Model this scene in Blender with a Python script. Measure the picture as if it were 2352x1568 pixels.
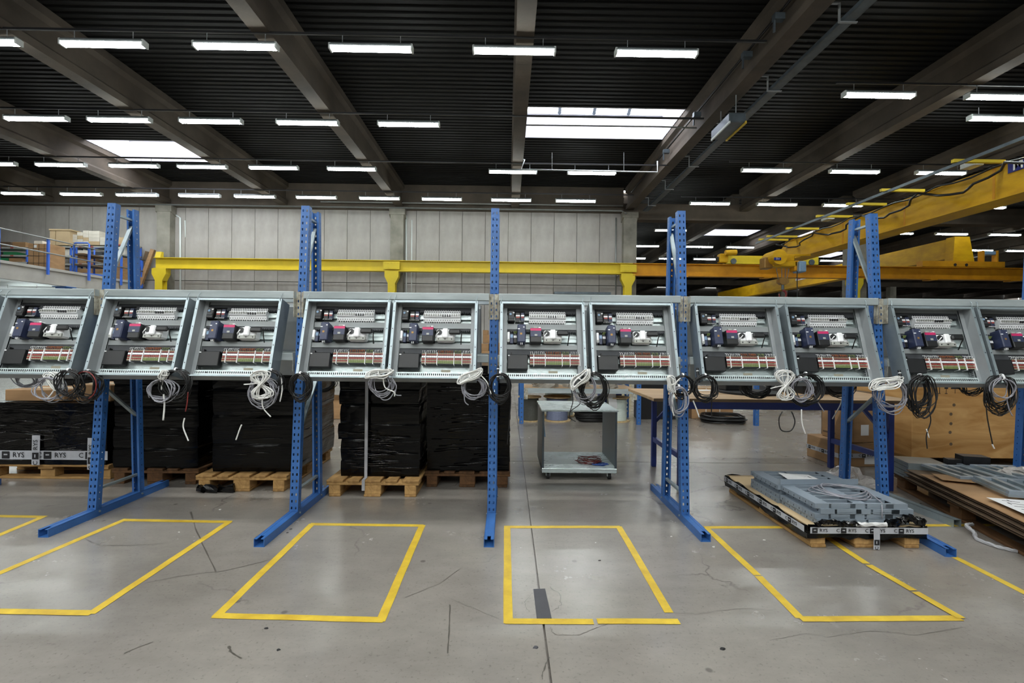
import bpy, math, random
from mathutils import Vector, Matrix
for o in list(bpy.data.objects): bpy.data.objects.remove(o)
SC = bpy.context.scene
COL = SC.collection
R_ = random.Random(7)
# ------------------------------------------------------------------ camera
FPX, CXP, CYP = 1110.0, 1176.0, 784.0
CAM = Vector((0, 0, 1.36)); YAW = math.radians(0.57); ROLL = math.radians(0.62)
_F = Vector((math.sin(YAW), math.cos(YAW), 0)); _R = Vector((math.cos(YAW), -math.sin(YAW), 0)); _U = Vector((0, 0, 1))
RR = _R * math.cos(ROLL) + _U * math.sin(ROLL); UU = _U * math.cos(ROLL) - _R * math.sin(ROLL)
cam = bpy.data.cameras.new('camera'); cam.lens = FPX / 2352 * 36; cam.sensor_width = 36; cam.clip_end = 300
co = bpy.data.objects.new('camera', cam); COL.objects.link(co)
mw = Matrix((RR, UU, -_F)).transposed().to_4x4(); mw.translation = CAM
co.matrix_world = mw; SC.camera = co
# ------------------------------------------------------------------ world and exposure
W = bpy.data.worlds.new('overcast_sky'); SC.world = W; W.use_nodes = True
bg = W.node_tree.nodes['Background']; bg.inputs[0].default_value = (0.93, 0.95, 1.0, 1); bg.inputs[1].default_value = 13.0
SC.view_settings.view_transform = 'Standard'; SC.view_settings.look = 'None'
SC.view_settings.gamma = 1.0; SC.view_settings.use_curve_mapping = False
SC.view_settings.exposure = 0.08
TUBE_POWER = 42.0; TUBE_NEAR = 104.0
SC.cycles.max_bounces = 8; SC.cycles.diffuse_bounces = 4; SC.cycles.glossy_bounces = 4; SC.cycles.transparent_max_bounces = 12
SC.cycles.sample_clamp_indirect = 6.0

def ray(px, py): return _F + RR * ((px - CXP) / FPX) + UU * ((CYP - py) / FPX)
def at(px, py, Y):
    d = ray(px, py); return CAM + d * (Y / d.y)
def atz(px, py, z):
    d = ray(px, py); return CAM + d * ((z - CAM.z) / d.z)
def atx(px, py, X):
    d = ray(px, py); return CAM + d * (X / d.x)
def G(px, py): return atz(px, py, 0.0)

# ------------------------------------------------------------------ materials
def lin(h):
    h = h.lstrip('#'); v = [int(h[i:i + 2], 16) / 255 for i in (0, 2, 4)]
    return tuple((c / 12.92 if c <= .04045 else ((c + .055) / 1.055) ** 2.4) for c in v) + (1,)
MATS = {}
def M(name, hexc, rough=.5, metal=0., var=.18, scale=6., stretch=(1, 1, 1), bump=0., bscale=40., spec=.5, rvar=.1, dark=None, coat=0., bstretch=None):
    m = bpy.data.materials.new(name); MATS[name] = m; m.use_nodes = True
    nt = m.node_tree; b = nt.nodes['Principled BSDF']; L = nt.links
    tc = nt.nodes.new('ShaderNodeTexCoord'); mp = nt.nodes.new('ShaderNodeMapping'); mp.inputs['Scale'].default_value = stretch
    L.new(tc.outputs['Object'], mp.inputs[0])
    n = nt.nodes.new('ShaderNodeTexNoise'); n.inputs['Scale'].default_value = scale; n.inputs['Detail'].default_value = 5; n.inputs['Roughness'].default_value = .62
    L.new(mp.outputs[0], n.inputs[0])
    cr = nt.nodes.new('ShaderNodeValToRGB'); c = lin(hexc)
    lo = lin(dark) if dark else tuple(x * (1 - var) for x in c[:3]) + (1,)
    hi = tuple(min(1, x * (1 + var * .6)) for x in c[:3]) + (1,)
    cr.color_ramp.elements[0].position = .3; cr.color_ramp.elements[0].color = lo
    cr.color_ramp.elements[1].position = .7; cr.color_ramp.elements[1].color = hi
    L.new(n.outputs[0], cr.inputs[0]); L.new(cr.outputs[0], b.inputs['Base Color'])
    mr = nt.nodes.new('ShaderNodeMapRange'); mr.inputs[3].default_value = max(.02, rough - rvar); mr.inputs[4].default_value = min(1, rough + rvar)
    L.new(n.outputs[0], mr.inputs[0]); L.new(mr.outputs[0], b.inputs['Roughness'])
    b.inputs['Metallic'].default_value = metal; b.inputs['Specular IOR Level'].default_value = spec
    b.inputs['Coat Weight'].default_value = coat
    if bump:
        mp2 = nt.nodes.new('ShaderNodeMapping'); mp2.inputs['Scale'].default_value = bstretch or stretch
        L.new(tc.outputs['Object'], mp2.inputs[0])
        n2 = nt.nodes.new('ShaderNodeTexNoise'); n2.inputs['Scale'].default_value = bscale; n2.inputs['Detail'].default_value = 4
        bp = nt.nodes.new('ShaderNodeBump'); bp.inputs['Strength'].default_value = bump; bp.inputs['Distance'].default_value = .02
        L.new(mp2.outputs[0], n2.inputs[0]); L.new(n2.outputs[0], bp.inputs['Height']); L.new(bp.outputs[0], b.inputs['Normal'])
    return m
def emis(name, rgb, s):
    m = bpy.data.materials.new(name); MATS[name] = m; m.use_nodes = True
    b = m.node_tree.nodes['Principled BSDF']; b.inputs['Base Color'].default_value = (.9, .9, .9, 1)
    b.inputs['Emission Color'].default_value = rgb + (1,); b.inputs['Emission Strength'].default_value = s
    return m
def wood(name, a, bcol, scale=2.2, rough=.65, stretch=(1, 6, 6), dist=4.0):
    m = bpy.data.materials.new(name); MATS[name] = m; m.use_nodes = True
    nt = m.node_tree; b = nt.nodes['Principled BSDF']; L = nt.links
    tc = nt.nodes.new('ShaderNodeTexCoord'); mp = nt.nodes.new('ShaderNodeMapping'); mp.inputs['Scale'].default_value = stretch
    L.new(tc.outputs['Object'], mp.inputs[0])
    w = nt.nodes.new('ShaderNodeTexNoise'); w.inputs['Scale'].default_value = scale; w.inputs['Detail'].default_value = 6; w.inputs['Distortion'].default_value = dist * .3
    L.new(mp.outputs[0], w.inputs[0])
    cr = nt.nodes.new('ShaderNodeValToRGB'); cr.color_ramp.elements[0].color = lin(a); cr.color_ramp.elements[1].color = lin(bcol)
    cr.color_ramp.elements[0].position = .32; cr.color_ramp.elements[1].position = .68
    L.new(w.outputs[0], cr.inputs[0]); L.new(cr.outputs[0], b.inputs['Base Color'])
    bp = nt.nodes.new('ShaderNodeBump'); bp.inputs['Strength'].default_value = .25; bp.inputs['Distance'].default_value = .01
    L.new(w.outputs[0], bp.inputs['Height']); L.new(bp.outputs[0], b.inputs['Normal'])
    b.inputs['Roughness'].default_value = rough; b.inputs['Specular IOR Level'].default_value = .3
    return m

M('blue_paint', '#3766a8', .4, 0, .22, 3, bump=.05, dark='#2b5790')
M('navy_paint', '#1f347c', .4, 0, .2, 3)
M('rack_grey', '#aab3b6', .45, .1, .16, 4, stretch=(.4, 2, 2), dark='#8d9698')
M('connector_white', '#b9b9ae', .5, .1, .3, 22, dark='#6d6252')
M('galvanised', '#9aa7ad', .34, .55, .2, 9, rvar=.12)
M('galv_plate', '#cddadb', .28, .25, .14, 5, stretch=(.5, 1, 2))
M('steel_grey', '#959a9d', .5, .15, .12, 5)
M('cover_grey', '#8d9294', .5, .1, .1, 5)
M('side_steel', '#828c92', .42, .35, .25, 4)
M('dark_steel', '#5d676e', .4, .5, .3, 4)
M('frame_grey', '#8b97a3', .45, .2, .12, 4)
M('crane_yellow', '#d3a511', .55, 0, .12, 1.2, stretch=(1, 1, 2.5), dark='#b5870c', spec=.3)
M('runway_yellow', '#cfb628', .5, 0, .1, 2, spec=.35)
M('runway_orange', '#cf9318', .5, 0, .15, 1.5, dark='#b07612', spec=.3)
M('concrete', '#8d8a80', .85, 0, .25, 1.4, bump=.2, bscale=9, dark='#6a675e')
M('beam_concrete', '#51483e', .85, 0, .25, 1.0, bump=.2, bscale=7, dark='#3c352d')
M('wall_panel', '#a5a19d', .55, 0, .1, 1.2, stretch=(1, 1, .6), dark='#8e8a84', bump=.06, bscale=14)
M('wall_joint', '#55524c', .9)
M('deck_steel', '#0a0a09', .65, 0, .15, .6, spec=.2)
M('black_plastic', '#17181b', .42, 0, .25, 20)
M('duct_grey', '#3a3d42', .6, 0, .2, 20)
M('device_navy', '#2b3350', .42, 0, .2, 20)
M('device_white', '#f0f1f4', .38, 0, .06, 20)
M('breaker_white', '#e9ebee', .4, 0, .06, 30)
M('device_grey', '#a3a5a0', .5, 0, .12, 20)
M('magenta', '#c02460', .45, 0, .1, 30)
M('red_plastic', '#a34a44', .45, 0, .15, 60)
M('orange_plastic', '#b8683a', .5, 0, .15, 60)
M('green_plastic', '#8a9a5c', .5, 0, .15, 60)
M('beige_plastic', '#b9a98c', .5, 0, .2, 60)
M('sky_plastic', '#7e9cba', .45, 0, .1, 20)
M('white_cable', '#dcdcda', .42, 0, .06, 30)
M('grey_cable', '#8f8f98', .42, 0, .12, 30)
M('black_cable', '#121214', .42, 0, .3, 30)
M('red_wire', '#7a2a28', .45, 0, .2, 30)
M('blue_wire', '#2f55a8', .45, 0, .2, 30)
M('black_film', '#050506', .16, 0, .4, 3, bump=.3, bscale=2.4, bstretch=(1.2, 1.2, 14), rvar=.06, spec=.22)
M('black_film_torn', '#060607', .14, 0, .4, 3, bump=.6, bscale=6, bstretch=(1, 1, 3), rvar=.05, spec=.35)
M('film_fold', '#0a0a0b', .07, 0, .3, 5, rvar=.04, spec=1.0)
M('curb_white', '#b4b2ba', .6, 0, .05, 2)
M('clear_film', '#b9b4b0', .14, 0, .2, 8, bump=.9, bscale=22, spec=.7)
M('tape_white', '#b9bbc2', .35, 0, .1, 12)
M('print_black', '#1a1a1e', .6)
M('paper', '#d9d9da', .7, 0, .05, 8)
M('sticker', '#c8c4b0', .7, 0, .1, 30)
M('cardboard', '#a4815c', .8, 0, .14, 2.5, stretch=(1, 1, 3), dark='#8c6c4a')
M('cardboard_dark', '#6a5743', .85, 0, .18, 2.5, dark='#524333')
M('scuff', '#55514b', .45, 0, .2, 9)
M('cardboard_pale', '#bca582', .85, 0, .12, 2.5)
M('carton_white', '#cfc9bd', .75, 0, .12, 4)
M('floor_tape', '#d2b53c', .5, 0, .2, 9, dark='#bb9a30', rvar=.15)
M('dark_tape', '#4d4d52', .7, 0, .15, 9)
M('rubber', '#1c1c1e', .7)
M('brass', '#97733c', .4, .4)
M('sign_blue', '#16207a', .45, 0, .08, 3)
M('strap_grey', '#a9a9ad', .5)
M('shelf_grey', '#a9aba7', .6, 0, .1, 3)
M('rail_blue', '#3f6cd0', .45, 0, .1, 3)
M('mezz_beam', '#a3a09a', .55, 0, .12, 2)
M('bin_green', '#1d7a4a', .5)
M('pipe_grey', '#8f9290', .4, .3)
M('fixture_body', '#6d7274', .5, .2)
M('white_panel', '#dfe6e6', .6, 0, .05, 2)
M('spool_olive', '#4b4c46', .6, 0, .3, 30, stretch=(1, 1, 10))
M('spool_blue', '#6d7590', .55, 0, .3, 30, stretch=(1, 1, 10))
M('spool_pale', '#c3cdc6', .55, 0, .15, 30, stretch=(1, 1, 10))
M('insulation', '#8a857c', .5, 0, .3, 10, bump=.6, bscale=12)
M('crumb_white', '#c9c8c2', .7)
wood('pallet_wood', '#8a683f', '#c19a63', 2.0, .75, (5, 1.2, 5))
wood('pallet_wood_dark', '#4e3826', '#765436', 2.0, .8, (5, 1.2, 5))
wood('plywood', '#a87a44', '#c99f68', 1.3, .6, (1.2, 1, 5), 6)
wood('bench_top', '#a78763', '#c4a683', 1.2, .55, (1, 4, 4))
wood('spool_wood', '#a98d63', '#d1bb92', 2.5, .7, (3, 1, 3))
emis('tube_light', (.93, 1.0, .98), TUBE_POWER); emis('boosted_tube_light', (.97, 1.0, .97), TUBE_NEAR)
def mk_pane():
    m = bpy.data.materials.new('skylight_pane'); MATS['skylight_pane'] = m; m.use_nodes = True
    nt = m.node_tree; nt.nodes.remove(nt.nodes['Principled BSDF']); out = nt.nodes['Material Output']
    t = nt.nodes.new('ShaderNodeBsdfTransparent'); t.inputs[0].default_value = (.9, .92, .95, 1)
    d = nt.nodes.new('ShaderNodeBsdfTranslucent'); d.inputs[0].default_value = (.9, .9, .9, 1)
    n = nt.nodes.new('ShaderNodeTexNoise'); n.inputs['Scale'].default_value = 3
    r = nt.nodes.new('ShaderNodeMapRange'); r.inputs[3].default_value = .12; r.inputs[4].default_value = .35
    x = nt.nodes.new('ShaderNodeMixShader'); nt.links.new(n.outputs[0], r.inputs[0]); nt.links.new(r.outputs[0], x.inputs[0])
    nt.links.new(t.outputs[0], x.inputs[1]); nt.links.new(d.outputs[0], x.inputs[2]); nt.links.new(x.outputs[0], out.inputs[0])
mk_pane()
def mk_floor():
    m = bpy.data.materials.new('floor_concrete'); MATS['floor_concrete'] = m; m.use_nodes = True
    nt = m.node_tree; b = nt.nodes['Principled BSDF']; L = nt.links; N = nt.nodes.new
    tc = N('ShaderNodeTexCoord')
    def noise(scale, detail=6, rough=.6, stretch=None, dist=0):
        n = N('ShaderNodeTexNoise'); n.inputs['Scale'].default_value = scale; n.inputs['Detail'].default_value = detail
        n.inputs['Roughness'].default_value = rough; n.inputs['Distortion'].default_value = dist
        if stretch:
            mp = N('ShaderNodeMapping'); mp.inputs['Scale'].default_value = stretch; L.new(tc.outputs['Object'], mp.inputs[0]); L.new(mp.outputs[0], n.inputs[0])
        else: L.new(tc.outputs['Object'], n.inputs[0])
        return n.outputs[0]
    def ramp(src, p0, c0, p1, c1):
        r = N('ShaderNodeValToRGB'); r.color_ramp.elements[0].position = p0; r.color_ramp.elements[0].color = c0
        r.color_ramp.elements[1].position = p1; r.color_ramp.elements[1].color = c1; L.new(src, r.inputs[0]); return r.outputs[0]
    def mul(a, c, fac=1.0):
        x = N('ShaderNodeMix'); x.data_type = 'RGBA'; x.blend_type = 'MULTIPLY'; x.inputs[0].default_value = fac
        L.new(a, x.inputs[6]); L.new(c, x.inputs[7]); return x.outputs[2]
    g = lambda v: (v, v, v, 1)
    base = ramp(noise(.55, 8, .62), .3, lin('#7b7670'), .7, lin('#9c968f'))
    c = mul(base, ramp(noise(3.2, 8, .7, (1, 2.2, 1)), .32, g(.86), .6, g(1)))
    c = mul(c, ramp(noise(60, 3, .6), .28, g(.72), .42, g(1)))
    # scuffs: long thin stretched noise, rotated
    c = mul(c, ramp(noise(1.3, 5, .75, (.5, 5.5, 1), .6), .70, g(1), .78, g(.72)))
    c = mul(c, ramp(noise(1.1, 5, .75, (5.0, .6, 1), .8), .71, g(1), .79, g(.75)))
    # hairline cracks
    wv = N('ShaderNodeTexVoronoi'); wv.feature = 'DISTANCE_TO_EDGE'; wv.inputs['Scale'].default_value = .62
    dn = N('ShaderNodeTexNoise'); dn.inputs['Scale'].default_value = 3.2; dn.inputs['Detail'].default_value = 7; L.new(tc.outputs['Object'], dn.inputs[0])
    mx = N('ShaderNodeMix'); mx.data_type = 'RGBA'; mx.blend_type = 'LINEAR_LIGHT'; mx.inputs[0].default_value = .22
    L.new(tc.outputs['Object'], mx.inputs[6]); L.new(dn.outputs[1], mx.inputs[7]); L.new(mx.outputs[2], wv.inputs[0])
    crack = ramp(wv.outputs[0], .0, g(.35), .006, g(1))
    msk = ramp(noise(.8, 2), .5, g(0), .56, g(1))
    x = N('ShaderNodeMix'); x.data_type = 'RGBA'; x.blend_type = 'MIX'; L.new(msk, x.inputs[0]); x.inputs[6].default_value = g(1); L.new(crack, x.inputs[7])
    c = mul(c, x.outputs[2], .7)
    # little dark spots
    vs = N('ShaderNodeTexVoronoi'); vs.inputs['Scale'].default_value = 3.1; L.new(tc.outputs['Object'], vs.inputs[0])
    c = mul(c, ramp(vs.outputs[0], .035, g(.45), .06, g(1)), .8)
    L.new(c, b.inputs['Base Color'])
    rr = N('ShaderNodeMapRange'); rr.inputs[3].default_value = .16; rr.inputs[4].default_value = .34
    L.new(noise(2.0, 6, .7), rr.inputs[0]); L.new(rr.outputs[0], b.inputs['Roughness'])
    b.inputs['Specular IOR Level'].default_value = 1.0
    bp = N('ShaderNodeBump'); bp.inputs['Strength'].default_value = .06; bp.inputs['Distance'].default_value = .02
    L.new(noise(9, 6), bp.inputs['Height']); L.new(bp.outputs[0], b.inputs['Normal'])
mk_floor()

# ------------------------------------------------------------------ mesh helpers
class MB:
    def __init__(s): s.v = []; s.f = []
    def add(s, vs, fs):
        k = len(s.v); s.v += [tuple(p) for p in vs]; s.f += [tuple(i + k for i in f) for f in fs]; return s
    def box(s, x0, x1, y0, y1, z0, z1):
        return s.add([(x0, y0, z0), (x1, y0, z0), (x1, y1, z0), (x0, y1, z0), (x0, y0, z1), (x1, y0, z1), (x1, y1, z1), (x0, y1, z1)],
                     [(0, 3, 2, 1), (4, 5, 6, 7), (0, 1, 5, 4), (1, 2, 6, 5), (2, 3, 7, 6), (3, 0, 4, 7)])
    def cbox(s, x0, x1, y0, y1, z0, z1, b):
        # chamfered box
        vs = []; 
        X = (x0, x1); Y = (y0, y1); Z = (z0, z1); ids = {}
        for i in (0, 1):
            for j in (0, 1):
                for k in (0, 1):
                    sx, sy, sz = (1 - 2 * i), (1 - 2 * j), (1 - 2 * k)
                    for a in range(3):
                        p = [X[i] + sx * b, Y[j] + sy * b, Z[k] + sz * b]
                        p[a] = (X[i], Y[j], Z[k])[a]
                        ids[i, j, k, a] = len(vs); vs.append(p)
        fs = []
        for a in range(3):
            u, w = [(1, 2), (2, 0), (0, 1)][a]
            for s_ in (0, 1):
                q = []
                for (p, r) in ((0, 0), (1, 0), (1, 1), (0, 1)):
                    key = [0, 0, 0]; key[a] = s_; key[u] = p; key[w] = r; q.append(ids[key[0], key[1], key[2], a])
                fs.append(tuple(q if s_ else q[::-1]))
        for a in range(3):          # edges along axis a
            u, w = [(1, 2), (2, 0), (0, 1)][a]
            for p in (0, 1):
                for r in (0, 1):
                    k0 = [0, 0, 0]; k0[u] = p; k0[w] = r; k1 = list(k0); k1[a] = 1
                    q = (ids[k0[0], k0[1], k0[2], u], ids[k1[0], k1[1], k1[2], u], ids[k1[0], k1[1], k1[2], w], ids[k0[0], k0[1], k0[2], w])
                    fs.append(q if (p ^ r) == 1 else q[::-1])
        for i in (0, 1):
            for j in (0, 1):
                for k in (0, 1):
                    q = tuple(ids[i, j, k, a] for a in range(3)); fs.append(q if (i + j + k) % 2 else q[::-1])
        return s.add(vs, fs)
    def bar(s, p0, p1, w, h, up=(0, 0, 1)):
        p0 = Vector(p0); p1 = Vector(p1); d = (p1 - p0).normalized(); u = Vector(up)
        if abs(d.dot(u)) > .98: u = Vector((0, 1, 0))
        sd = d.cross(u).normalized() * (w / 2); u2 = sd.normalized().cross(d).normalized() * (h / 2)
        vs = [p + a * sd + b * u2 for p in (p0, p1) for (a, b) in ((-1, -1), (1, -1), (1, 1), (-1, 1))]
        return s.add(vs, [(3, 2, 1, 0), (4, 5, 6, 7), (0, 1, 5, 4), (1, 2, 6, 5), (2, 3, 7, 6), (3, 0, 4, 7)])
    def tube(s, pts, r, n=6, closed=False, caps=True, radii=None):
        pts = [Vector(p) for p in pts]; m = len(pts); base = len(s.v); prev = None
        for i, p in enumerate(pts):
            a = pts[(i - 1) % m] if (closed or i > 0) else p; c = pts[(i + 1) % m] if (closed or i < m - 1) else p
            t = (c - a).normalized() if (c - a).length > 1e-9 else Vector((0, 0, 1))
            if prev is None:
                u = Vector((0, 0, 1)) if abs(t.z) < .9 else Vector((1, 0, 0)); prev = (u - t * u.dot(t)).normalized()
            else:
                q = prev - t * prev.dot(t); prev = q.normalized() if q.length > 1e-6 else prev
            w = t.cross(prev); rr = radii[i] if radii else r
            for k in range(n):
                an = 2 * math.pi * k / n; s.v.append(tuple(p + prev * (math.cos(an) * rr) + w * (math.sin(an) * rr)))
        for i in range(m if closed else m - 1):
            j = (i + 1) % m
            for k in range(n):
                l = (k + 1) % n; s.f.append((base + i * n + k, base + i * n + l, base + j * n + l, base + j * n + k))
        if caps and not closed:
            s.f.append(tuple(base + k for k in range(n))[::-1]); s.f.append(tuple(base + (m - 1) * n + k for k in range(n)))
        return s
    def cyl(s, p0, p1, r, n=12, r2=None): return s.tube([p0, p1], r, n, radii=[r, r2 if r2 is not None else r])
    def prism(s, poly, axis, a, b):
        # poly: 2-D points in the two axes after `axis` cyclically
        def P(u, w, t):
            q = [0, 0, 0]; q[axis] = t; q[(axis + 1) % 3] = u; q[(axis + 2) % 3] = w; return q
        n = len(poly); vs = [P(u, w, a) for u, w in poly] + [P(u, w, b) for u, w in poly]
        return s.add(vs, [tuple(range(n))[::-1], tuple(range(n, 2 * n))] + [(i, (i + 1) % n, (i + 1) % n + n, i + n) for i in range(n)])
    def ring(s, c, axis, r0, r1, h, n=24):
        c = Vector(c); vs = []
        for k in range(n):
            a = 2 * math.pi * k / n; ca, sa = math.cos(a), math.sin(a)
            for (r, t) in ((r0, 0), (r1, 0), (r1, h), (r0, h)):
                q = [0, 0, 0]; q[axis] = t; q[(axis + 1) % 3] = r * ca; q[(axis + 2) % 3] = r * sa; vs.append(c + Vector(q))
        fs = []
        for k in range(n):
            j = (k + 1) % n
            for e in range(4): fs.append((4 * k + e, 4 * k + (e + 1) % 4, 4 * j + (e + 1) % 4, 4 * j + e))
        return s.add(vs, fs)
    def perf(s, o, u, w, width, length, cols, pitch, hh, phase=0.0, taper=0.):
        # perforated strip: origin o, across u, along w; cols = [(a,b)...] hole columns; hh hole height
        o, u, w = Vector(o), Vector(u), Vector(w)
        xs = [0] + [t for c in cols for t in c] + [width]
        def q(a, b, c, d): s.add([o + u * a + w * c, o + u * b + w * c, o + u * b + w * d, o + u * a + w * d], [(0, 1, 2, 3)])
        z = phase; prev = 0.0
        while z + pitch <= length + 1e-6:
            h0 = z + (pitch - hh) / 2; h1 = h0 + hh
            q(0, width, prev, h0)
            for i in range(0, len(xs) - 1, 2): q(xs[i], xs[i + 1], h0, h1)
            prev = h1; z += pitch
        q(0, width, prev, length)
        return s
    def xf(s, mat):
        s.v = [tuple(mat @ Vector(p)) for p in s.v]; return s
    def jitter(s, a, rnd=R_):
        s.v = [(x + rnd.uniform(-a, a), y + rnd.uniform(-a, a), z + rnd.uniform(-a, a)) for x, y, z in s.v]; return s
    def mesh(s, name, mat, smooth=False):
        me = bpy.data.meshes.new(name); me.from_pydata(s.v, [], s.f); me.update()
        if mat: me.materials.append(MATS[mat])
        if smooth: me.polygons.foreach_set('use_smooth', [True] * len(me.polygons))
        return me
    def build(s, name, mat, parent=None, smooth=False, loc=None, rz=0, rot=None):
        o = bpy.data.objects.new(name, s.mesh(name, mat, smooth)); COL.objects.link(o)
        if parent: o.parent = parent
        if loc is not None: o.location = loc
        if rz: o.rotation_euler = (0, 0, rz)
        if rot: o.rotation_euler = rot
        return o
def inst(name, me, parent=None, loc=None, rot=None, scale=None):
    o = bpy.data.objects.new(name, me); COL.objects.link(o)
    if parent: o.parent = parent
    if loc is not None: o.location = loc
    if rot: o.rotation_euler = rot
    if scale: o.scale = scale
    return o
def tag(o, label=None, cat=None, group=None, kind=None):
    if label: o['label'] = label
    if cat: o['category'] = cat
    if group: o['group'] = group
    if kind: o['kind'] = kind
    return o
def thing(name, label, cat, loc=(0, 0, 0), rz=0, group=None, rot=None):
    o = bpy.data.objects.new(name, None); COL.objects.link(o); o.location = loc
    o.rotation_euler = rot or (0, 0, rz); o.empty_display_size = .1
    return tag(o, label, cat, group)
def copy_tree(o, parent=None):
    c = o.copy(); COL.objects.link(c); c.parent = parent
    for ch in list(o.children): copy_tree(ch, c)
    return c
_txt = {}
def text(body, size, mat, parent, loc, rot, name='lettering', bold=0.0, align='CENTER'):
    key = (body, size, mat, bold, align)
    if key not in _txt:
        cu = bpy.data.curves.new('lettering', 'FONT'); cu.body = body; cu.size = size; cu.align_x = align; cu.align_y = 'CENTER'; cu.extrude = .0006; cu.offset = bold; cu.resolution_u = 2
        t = bpy.data.objects.new('t', cu); COL.objects.link(t); bpy.context.view_layer.update()
        me = bpy.data.meshes.new_from_object(t.evaluated_get(bpy.context.evaluated_depsgraph_get()))
        bpy.data.objects.remove(t); me.materials.clear(); me.materials.append(MATS[mat]); _txt[key] = me
    return inst(name, _txt[key], parent, loc, rot)
ORD = ['first', 'second', 'third', 'fourth', 'fifth', 'sixth', 'seventh', 'eighth', 'ninth', 'tenth', 'eleventh', 'twelfth', 'thirteenth', 'fourteenth', 'fifteenth', 'sixteenth']
PI = math.pi
# ------------------------------------------------------------------ setting
WALL_Y, FAR_Y, DECK_Z, BEAM_Z = 21.1, 58.0, 8.1, 7.15
X0, X1, Y0 = -30.0, 62.0, -14.0
CORNER_X = 5.0
# floor: one slab surface with two recessed expansion joints
def floor():
    JX, JY, g, dp = 0.19, 5.5, .005, .02
    xs = [X0, JX - g, JX + g, X1]; ys = [Y0, JY - g, JY + g, FAR_Y]
    m = MB()
    for i in range(3):
        for j in range(3):
            z = 0 if (i != 1 and j != 1) else -dp
            m.add([(xs[i], ys[j], z), (xs[i + 1], ys[j], z), (xs[i + 1], ys[j + 1], z), (xs[i], ys[j + 1], z)], [(0, 1, 2, 3)])
    for x in (xs[1], xs[2]):
        for a, b in ((ys[0], ys[1]), (ys[2], ys[3])): m.add([(x, a, -dp), (x, b, -dp), (x, b, 0), (x, a, 0)], [(0, 1, 2, 3)])
    for y in (ys[1], ys[2]):
        for a, b in ((xs[0], xs[1]), (xs[2], xs[3])): m.add([(a, y, -dp), (b, y, -dp), (b, y, 0), (a, y, 0)], [(0, 1, 2, 3)])
    tag(m.build('floor', 'floor_concrete'), 'grey polished concrete factory floor with expansion joints and scuffs', kind='structure')
floor()
# walls
def wall(name, label, boxes, mat='wall_panel'):
    m = MB()
    for b in boxes: m.box(*b)
    return tag(m.build(name, mat), label, kind='structure')
wb = wall('wall_back', 'pale panelled back wall behind the yellow runway beam', [(X0, CORNER_X, WALL_Y + .06, WALL_Y + .3, 0, 7.0)], 'wall_joint')
pw = 1.0; k = 0
panel_a = MB().box(0, pw - .018, 0, .06, 0, 7.0 - 3.86).mesh('wall_panel', 'wall_panel')
panel_b = MB().box(0, pw - .018, 0, .06, 0, 3.83).mesh('wall_panel', 'wall_panel')
x = CORNER_X - pw
while x > -24:
    inst('wall_panel', panel_a, wb, (x, WALL_Y, 3.86)); inst('wall_panel', panel_b, wb, (x, WALL_Y, 0)); x -= pw
wf = wall('wall_far', 'pale panelled wall at the far end of the hall', [(CORNER_X, X1, FAR_Y + .06, FAR_Y + .3, 0, 8.1)], 'wall_joint')
fp = MB().box(0, 1.96, 0, .06, 0, 6.3).mesh('wall_panel', 'wall_panel')
for i in range(28): inst('wall_panel', fp, wf, (CORNER_X + i * 2.0, FAR_Y, 0))
wall('wall_side', 'side of the inner back wall along the deep aisle', [(CORNER_X - .3, CORNER_X - .02, WALL_Y + .3, FAR_Y, 0, 8.1)])
wr = wall('wall_right', 'pale panelled wall closing the hall on the right', [(X1, X1 + .3, Y0, FAR_Y, 0, 8.1)], 'wall_joint')
rp = MB().box(-.06, 0, 0, 1.96, 0, 6.6).mesh('wall_panel', 'wall_panel')
for i in range(20): inst('wall_panel', rp, wr, (X1, FAR_Y - 2 - i * 2.0, 0))
wall('wall_left', 'pale wall closing the hall on the left', [(X0 - .3, X0, Y0, WALL_Y, 0, 8.1)])
wall('wall_front', 'pale wall behind the viewpoint', [(X0, X1, Y0 - .3, Y0, 0, 8.1)])
# ceiling: corrugated deck with skylight openings, ribs run along X
SKY = [(.50, 5.06, 13.9, 15.95), (-14.5, -9.94, 16.7, 18.6), (11.8, 14.9, 28.4, 30.0),
       (15.7, 18.8, 28.4, 30.0), (22.5, 24.85, 34.8, 37.0), (25.75, 29.85, 45, 48)]
BEAM_X = [.28 + 5 * k for k in range(-6, 13)]
def deck():
    m = MB(); pitch, hz = .2, .03
    def strip(xa, xb, ya, yb):
        y = ya
        while y < yb - 1e-6:
            e = min(y + pitch, yb); w = e - y
            prof = [(y, DECK_Z), (y + w * .5, DECK_Z), (y + w * .58, DECK_Z + hz), (y + w * .92, DECK_Z + hz), (e, DECK_Z)]
            n = len(prof)
            m.add([(xa, a, b) for a, b in prof] + [(xb, a, b) for a, b in prof], [(i, i + 1, n + i + 1, n + i) for i in range(n - 1)])
            y = e
    for i in range(len(BEAM_X) - 1):
        xa, xb = BEAM_X[i], BEAM_X[i + 1]
        if xa < X0 - 1: xa = X0
        sk = sorted([s for s in SKY if xa - .1 < s[0] and s[1] < xb + .1], key=lambda s: s[2])
        yend = FAR_Y if xb > 6 else WALL_Y + .3
        y = Y0
        for s in sk:
            strip(xa, xb, y, s[2]); strip(xa, s[0], s[2], s[3]); strip(s[1], xb, s[2], s[3]); y = s[3]
        strip(xa, xb, y, yend)
    m.box(X0 - .3, BEAM_X[1], Y0, WALL_Y, DECK_Z + .3, DECK_Z + .35)
    tag(m.build('ceiling', 'deck_steel'), 'dark corrugated steel roof deck', kind='structure')
deck()
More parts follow.
